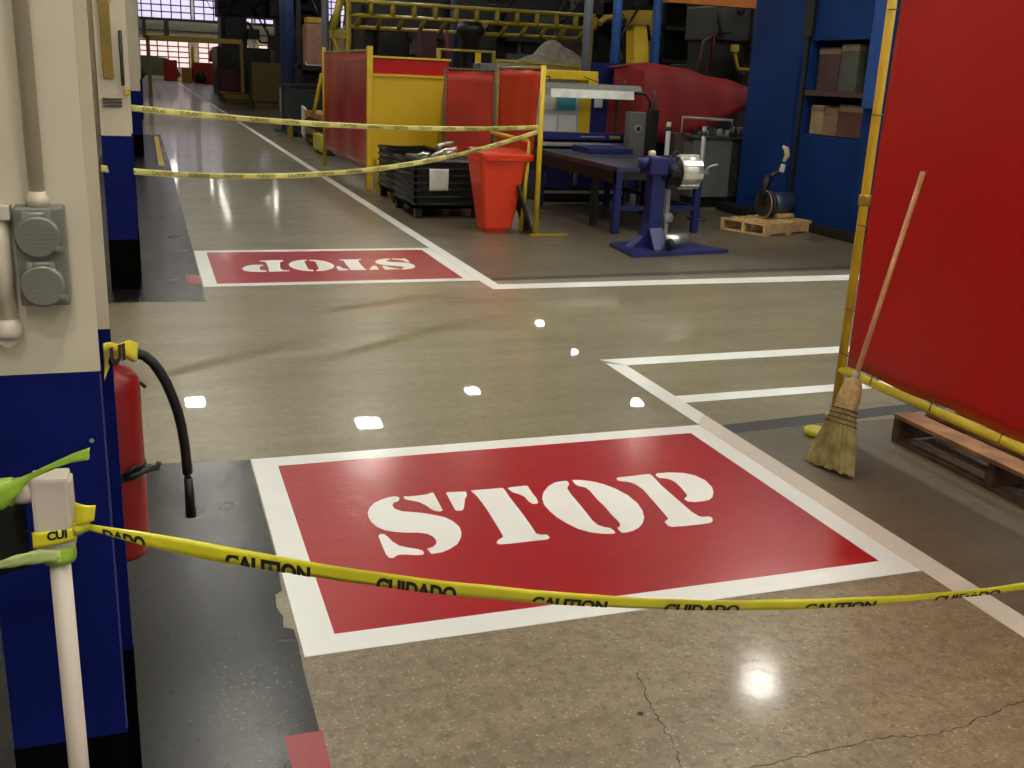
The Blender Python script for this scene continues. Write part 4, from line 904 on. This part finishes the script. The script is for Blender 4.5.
m = MB(); m.lathe([(.22, 0), (.22, 1.2), (.16, 1.3), (.16, 2.1), (.24, 2.2), (.20, 2.35)], (5.05, 16.8, 0), n=18); tag(m.build('dark_drum', BLACKM), 'black upright drum left of the grey cloth heap', 'drum')
m = MB(); m.hprism([(6.4, 18.0), (6.42, 18.0)], 0, 1, 'X') if False else None
t = thing('red_duct', 'dull red hanging duct behind the yellow pipe rail', 'duct', (5.5, 19, 0))
m = MB(); m.tube([(5.30, 19, 0), (5.28, 19, 2.1), (5.24, 19, 2.28)], .06, 10, rr=[.07, .06, .05]); m.build('duct_pipe', mat('dim_duct_red', (96,24,30), .6), t); m = MB(); m.box(4.75, 5.05, 18.9, 19.2, 0, 2.25); m.build('side_box', mat('dull_maroon', (60,18,28), .6), t)

# ------------------------------------------------------------------ machine row far on the right and in the middle
def machine(label, x, y, w, d, h, seed, cols, extra=8, name='factory_machine'):
    r = random.Random(seed); t = thing(name, label, 'machine', (x, y, 0))
    m = MB(); m.box(x-w/2, x+w/2, y-d/2, y+d/2, 0, h*.45, .02); m.build('bed', cols[0], t)
    m = MB(); m.box(x-w*.45, x-w*.22, y-d*.3, y+d*.3, h*.4, h*r.uniform(.85, 1), .02); m.build('upright', cols[0], t)
    m = MB(); m.box(x+w*.2, x+w*.42, y-d*.3, y+d*.3, h*.4, h*r.uniform(.75, 1), .02); m.build('upright', cols[0], t)
    m = MB(); m.box(x-w*.47, x+w*.46, y-d*.35, y+d*.35, h*.74, h*.92, .03); m.build('crosshead', cols[1 % len(cols)], t)
    m = MB(); m.rbox(x+r.uniform(-.2, .2)*w, y-d*.4, h*.62, w*.22, d*.2, h*.24, bev=.02); m.build('spindle_head', cols[2 % len(cols)], t)
    m = MB(); m.rbox(x+w*.36, y-d*.55, h*.5, w*.16, .12, h*.22, bev=.01); m.tube([(x+w*.36, y-d*.5, h*.6), (x+w*.36, y-d*.3, h*.9)], .04); cb = m.build('control_box', MGREY, t)
    m = MB(); m.box(x+w*.31, x+w*.41, y-d*.55-.066, y-d*.55-.06, h*.5, h*.57); m.build('display', BLACK, cb)
    for k in range(extra):
        x0 = x+r.uniform(-.5, .5)*w; z0 = r.uniform(.3, .9)*h; pts = [(x0, y-d*.42, z0)]
        for q in range(3): 
            l_ = pts[-1]; pts.append((l_[0]+r.uniform(-.3, .3)*w*.5, y-d*.42+r.uniform(-.15, .1), max(.1, l_[2]+r.uniform(-.3, .3)*h)))
        m = MB(); m.tube(pts, r.uniform(.02, .06), 7); m.build('pipe', r.choice(cols), t)
    for k in range(extra//2):
        m = MB(); m.rbox(x+r.uniform(-.42, .42)*w, y-d*.5, r.uniform(.3, 1)*h, r.uniform(.1, .3)*w, d*.15, r.uniform(.08, .22)*h, bev=.02); m.build('cover', r.choice(cols), t)
    return t
DK = [MDARK, BLACKM, MBROWN, DGREY]
machine('dark machine with red and yellow fittings beside the blue enclosure', 10.0, 16.3, 2.3, 1.4, 3.05, 21, [MDARK, DGREY, mat('dull_red_brown', (84,26,26), .6), YELD, MBROWN, MGREY], 14)
machine('dark press filling the gap under the lattice gantry beam', 6.4, 23.5, 4.2, 2, 3.3, 5, [BLACKM, BLACKM, MDARK], 8)
machine('dark press behind the gantry leg', 11.2, 27, 4.0, 2, 3.8, 8, DK, 10)
machine('brown and black press beyond the robot arm', 14.2, 22, 4.6, 2, 4.4, 9, [MDARK, MBROWN, POLEG, BLACKM], 14)
machine('large unlit press behind the blue enclosure', 18.5, 20, 4.6, 2, 5, 10, DK, 8)
machine('tall dark press, the one seen over the red tarpaulin', 13, 17.6, 2.6, 1.6, 4.2, 13, [MDARK, DGREY, LGREY, REDM, MBROWN], 12)
t = thing('holding_tank', 'grey horizontal tank among the dark machinery above the tarpaulin', 'tank', (9.5, 14.6, 0))
m = MB(); m.cyl((9.3, 14.95, 2.18), (10.2, 14.95, 2.18), .22, 20); m.build('tank_body', mat('tank_grey', (76,74,62), .5), t); m = MB(); m.box(9.2, 10.3, 14.85, 15.05, 1.84, 1.90); m.box(9.2, 9.3, 14.85, 15.05, 0, 1.86); m.box(10.2, 10.3, 14.85, 15.05, 0, 1.86); m.build('stand', MBROWN, t)
m = MB(); m.rbox(9.5, 14.7, 2.5, .75, .08, .1, ry=-.03, bev=.02); m.rbox(9.2, 14.7, 2.3, .12, .08, .4, ry=.25, bev=.02); m.tube([(10.15, 14.7, 2.4), (10.2, 14.7, 1.9)], .04); m.build('red_linkage', mat('dim_duct_red', (96,24,30), .6), t)
m = MB(); m.rbox(9.15, 14.7, 1.80, .14, .1, .22, bev=.02); m.rbox(8.7, 14.7, 2.10, .12, .1, .12, bev=.03); m.tube([(8.7, 14.72, 2.1), (8.8, 14.72, 1.8), (9.15, 14.72, 1.8)], .03); m.build('yellow_valve', YELD, t)
m = MB(); m.box(7.6, 11.2, 14.9, 15.1, 2.72, 2.86); m.box(11.0, 11.2, 14.9, 15.1, 0, 2.8); tag(m.build('orange_beam', mat('dull_orange', (170,96,24), .5)), 'dull orange overhead beam above the dark machinery', 'beam')

# dark storage lines farther off, closing the hall on the right
for k, (x, y, w, h, lb) in enumerate(((14.5, 33, 7, 5.2, 'dark storage rack farthest behind the gantry'), (22, 30, 7, 6.0, 'dark storage rack right of the farthest one'), (29, 27, 7, 6.5, 'dark storage rack hidden behind the blue enclosure'), (9.6, 40, 4.2, 5.0, 'dark storage rack behind the brown cartons'))):
    t = thing('storage_rack', lb, 'rack', (x, y, 0))
    m = MB()
    for i in range(5): m.box(x-w/2+i*w/4-.06, x-w/2+i*w/4+.06, y-.9, y-.78, 0, h); 
    m.build('uprights', MDARK, t)
    m = MB(); 
    for j in range(5): m.box(x-w/2, x+w/2, y-.9, y+.9, .1+j*h/5, .2+j*h/5)
    m.build('shelves', MBROWN, t)
    m = MB(); m.box(x-w/2, x+w/2, y+.85, y+.95, 0, h); m.build('back_sheet', MDARK, t)

# ------------------------------------------------------------------ left middle: rack with cartons, green bin, crates
t = thing('carton_rack', 'dark rack carrying pinkish cartons behind the red aisle curtain', 'rack', (4.6, 27, 0))
m = MB(); m.box(3.6, 6.4, 26.6, 28, 1.5, 1.58); m.box(3.6, 3.7, 26.6, 26.7, 0, 3.2); m.box(6.3, 6.4, 26.6, 26.7, 0, 3.2); m.build('frame', BLACKM, t)
m = MB(); m.box(3.7, 6.3, 27.2, 27.9, .1, 1.45, .02); m.build('lower_load', MDARK, t)
for (x0, x1, z1, lb) in ((3.82, 4.42, 2.55, 'pinkish carton nearest the dark blue post'), (4.46, 4.80, 2.5, 'narrow pinkish carton beside the wider one')):
    m = MB(); m.box(x0, x1, 26.6, 27.2, 1.60, z1, .01); tag(m.build('carton', PINKISH), lb, 'box'); m = MB(); 
m = MB(); m.box(3.8, 4.9, 26.602, 26.61, 1.582, 1.66); tag(m.build('paper_strip', PAPER), 'white strip along the shelf under the pinkish cartons', 'strip')
m = MB(); m.rbox(4.1, 26.9, 2.64, .5, .4, .14, bev=.02); tag(m.build('yellow_bundle', YELD), 'yellow bundle on top of the pinkish cartons', 'bundle')
t = thing('dark_green_bin', 'dark green container at the aisle edge before the dark blue post', 'container', (3.9, 25, 0))
m = MB(); m.box(3.12, 4.2, 24.4, 25.6, .1, 1.12, .02); m.build('container_body', DGREEN, t); m = MB(); m.box(3.1, 4.22, 24.36, 25.64, 1.08, 1.16, .01); m.build('rim', BLACKM, t)
for x_ in (3.15, 4.0):
    for y_ in (24.4, 25.4): m = MB(); m.box(x_, x_+.15, y_, y_+.2, 0, .1); m.build('foot', BLACKM, t)
m = MB(); m.box(3.02, 3.12, 24.0, 24.2, 0, .42, .01); tag(m.build('guard_post', YELD), 'short yellow guard post beside the dark green container', 'guard post')
m = MB(); m.box(4.5, 4.66, 38.0, 38.2, 0, .8, .02); tag(m.build('white_marker', mat('marker_white', (170,164,150), .6)), 'small pale marker post far down the bay beside the mustard cabinet', 'post')
t = thing('timber_stack', 'stack of wooden crates at the aisle edge before the red curtain', 'timber stack', (3.7, 21.5, 0))
for k in range(4):
    m = MB()
    for j in range(4): m.box(3.2, 4.3, 20.6+j*.55, 21.05+j*.55, .05+k*.17, .16+k*.17, .006)
    m.box(3.22, 4.28, 20.7, 20.8, k*.17, .05+k*.17); m.box(3.22, 4.28, 22.3, 22.4, k*.17, .05+k*.17)
    m.build('timber_layer', (WOODD, CARD, WOODD, WOOD)[k], t)
m = MB(); m.rbox(3.22, 22.9, .42, .05, .5, .6, rx=.1); tag(m.build('pale_sheet', PAPER), 'pale sheet leaning against the stacked wooden crates', 'sheet')
t = thing('guard_rail', 'low yellow steel guard at the foot of the stacked crates', 'guard', (3.2, 20.2, 0))
m = MB(); m.box(3.05, 3.16, 19.2, 20.5, .04, .34, .01); m.build('guard_face', mat('guard_yellow', (190,178,40), .45), t); m = MB(); m.box(3.1, 3.3, 19.2, 19.3, 0, .3); m.box(3.1, 3.3, 20.4, 20.5, 0, .3); m.build('leg', BLACKM, t)
machine('low dark machine with a mustard end at the aisle edge', 6.6, 44, 3.6, 3.0, 2.9, 31, [BLACKM, MDARK, MBROWN], 12)
machine('dark machine with jutting arms against the bright far windows', 6.4, 58, 5.6, 4, 5.2, 33, [BLACKM, MDARK, BLACKM], 14)
machine('dark overhanging machine nearest the far windows', 11.5, 50, 4.6, 4, 5.4, 35, [BLACKM, MDARK, MBROWN], 12)
machine('small dark machine before the carton rack', 8.0, 33, 3.4, 2, 3.4, 37, [BLACKM, MDARK, MBROWN], 12)
m = MB(); m.box(3.7, 4.75, 39.4, 40.4, .25, 1.62, .03); m.box(3.8, 4.7, 39.5, 40.3, 0, .3); tag(m.build('mustard_cabinet', mat('dim_mustard', (88,72,18), .6, var=.1)), 'mustard yellow cabinet among the dark machines', 'cabinet')
m = MB(); m.box(3.1, 4.1, 45.2, 49, .12, .34, .02); m.box(3.2, 4.0, 45.4, 48.8, 0, .12); tag(m.build('yellow_skid', mat('dim_yellow', (150,126,30), .6)), 'low yellow skid lying along the aisle edge', 'skid')
m = MB(); m.box(3.35, 4.4, 50.4, 53, .35, 1.25, .03); m.box(3.5, 4.3, 50.6, 52.8, 0, .35); tag(m.build('red_crate', mat('dim_red', (84,24,22), .6)), 'dim red crate behind the low yellow skid', 'crate')
t = thing('forklift', 'small red forklift at the end of the aisle', 'forklift', (4.6, 84, 0))
m = MB(); m.box(3.6, 6.4, 83, 85, .0, 1.5, .1); m.rbox(5.6, 84, 1.9, 1.6, 1.4, .9, ry=.2, bev=.1); m.build('body', REDM, t); m = MB(); m.tube([(3.6, 83.4, .2), (3.6, 83.4, 2.6)], .08); m.tube([(3.6, 84.6, .2), (3.6, 84.6, 2.6)], .08); m.build('mast', YEL, t)
for x in (4.1, 5.9): m = MB(); m.lathe([(.1, 82.9), (.4, 82.92), (.4, 83.15), (.1, 83.17)], (x, 0, .41), 'Y', 18); m.build('wheel', BLACK, t)
m = MB(); m.box(2.8, 3.5, 83.2, 84.8, .0, 1.1, .05); tag(m.build('yellow_cart', mat('cart_yellow', (170,120,30), .6)), 'orange-yellow cart beside the red forklift', 'cart')
m = MB(); m.box(1.6, 2.6, 88, 90, 0, 1.6, .05); tag(m.build('red_bin', REDM), 'small red container at the far end of the aisle', 'container')
t = thing('delivery_trailer', 'grey trailer parked under the far windows at the aisle end', 'trailer', (1.2, 92, 0))
m = MB(); m.hprism([(-.9, .35), (3.0, .35), (2.6, 1.2), (1.9, 1.75), (-.9, 1.85)], 91, 95, 'Y'); m.build('body', mat('trailer_grey', (84,84,76), .6), t)
for x in (-.2, 2.4): m = MB(); m.lathe([(.1, 90.9), (.42, 90.92), (.42, 91.15), (.1, 91.17)], (x, 0, .43), 'Y', 18); m.build('wheel', BLACK, t)
t = thing('height_bar', 'yellow overhead bar spanning the aisle before the far windows', 'barrier', (1.7, 50, 0))
m = MB(); m.box(.25, 4.3, 49.9, 50.1, 2.38, 2.58, .02); m.build('bar', YEL, t); m = MB(); m.box(.22, .38, 49.9, 50.1, 0, 2.58, .02); m.build('post', YELD, t); m = MB(); m.box(4.2, 4.35, 49.9, 50.1, 0, 2.5, .02); m.build('post', YELD, t)
# roof trusses and duct against the far windows
for k in range(6):
    y = 40+k*9; m = MB(); zb = 5.9+.0*k
    m.tube([(5.5, y, 7.2), (40, y, 7.2)], .12, 6); m.tube([(5.5, y, 8.6), (40, y, 8.6)], .12, 6)
    for i in range(14): m.tube([(5.5+i*2.4, y, 7.2), (6.7+i*2.4, y, 8.6), (7.9+i*2.4, y, 7.2)], .06, 6)
    for x in (13.2,): m.tube([(x, y, 0), (x, y, 8.6)], .16, 6)
    struct(m.build('trim_%d' % (k+2), MDARK))

# ------------------------------------------------------------------ high-bay lamps
t0 = thing('high_bay_lamp', 'square high-bay lamp over the near column row', 'lamp', (0, 0, 7), 'high-bay lamps')
m = MB(); m.box(-.26, .26, -.26, .26, 7.03, 7.22, .02); m.build('housing', LGREY, t0)
m = MB(); m.box(-.23, .23, -.23, .23, 7.0, 7.03); m.build('diffuser', LAMP, t0)
m = MB(); m.cyl((0, 0, 7.2), (0, 0, 9.0), .02); m.build('hanger', DGREY, t0)
LS = {1: 1.25, 6: 1.0, 2: .75, 3: .6, 4: .75, 5: .5, 9: .6, 10: .5, 11: .5, 12: .5, 13: .5}
LP = [(.83, 26.9), (4.92, 24.3), (8.3, 26.4), (12.8, 29.97), (12.46, 24.5), (13.14, 33.9), (8.29, 11.45), (.8, 11.4), (.95, 19.2), (4.43, 65.3), (4.6, 72.5), (4.4, 80), (8.1, 77), (7.8, 69),
      (4.6, 2.5), (-.5, -3.2), (8.3, 2.0), (4.4, -4.0), (16.5, 12), (13, 4), (8.2, 42), (14, 52), (20, 40), (1.2, -.5), (4.9, 7.2), (1.0, 6.2), (8.6, 6.4), (12.5, .5), (.5, -6.5), (7.5, -6.5), (12.5, -4.5), (2, 88), (6, 90), (12, 86)]  # unseen lamps, mostly added to fill camera-facing faces and brighten the far wall
t0.location = (LP[0][0], LP[0][1], 7); t0.scale = (1, 1, 1)
names = ['over the aisle at its %s row' % w for w in ('fourth', 'fifth', 'sixth', 'seventh', 'eighth', 'ninth', 'tenth', 'eleventh', 'twelfth', 'thirteenth')]
for k, (x, y) in enumerate(LP):
    lb = 'square high-bay lamp hanging from the dark ceiling, among mirrored and added unseen lamps'
    if k == 0: t0['label'] = lb
    else:
        q_ = copy_tree(t0, (x, y, 7), lb); q_.scale = (LS.get(k, 1), LS.get(k, 1), 1)

# ------------------------------------------------------------------ world, camera, colour
w = bpy.data.worlds.new('world'); bpy.context.scene.world = w; w.use_nodes = True
w.node_tree.nodes['Background'].inputs['Color'].default_value = (.9, .93, 1, 1); w.node_tree.nodes['Background'].inputs['Strength'].default_value = .35
yaw, pitch, roll, fpx = 0.344744035, 0.291730855, 0.0445811013, 1025.51
F = Vector((math.sin(yaw)*math.cos(pitch), math.cos(yaw)*math.cos(pitch), -math.sin(pitch)))
R = Vector((math.cos(yaw), -math.sin(yaw), 0)); U = R.cross(F)
R2 = R*math.cos(roll)+U*math.sin(roll); U2 = -R*math.sin(roll)+U*math.cos(roll)
cam = bpy.data.cameras.new('camera'); co = bpy.data.objects.new('camera', cam); C.objects.link(co)
cam.sensor_width = 36; cam.lens = fpx*36/1024; cam.clip_end = 400; cam.clip_start = .05
M = Matrix(((R2.x, U2.x, -F.x, 0), (R2.y, U2.y, -F.y, 0), (R2.z, U2.z, -F.z, 1.55), (0, 0, 0, 1)))
co.matrix_world = M
sc = bpy.context.scene; sc.camera = co
sc.view_settings.view_transform = 'Standard'; sc.view_settings.look = 'None'; sc.view_settings.gamma = 1; sc.view_settings.use_curve_mapping = False
sc.view_settings.exposure = 0.34
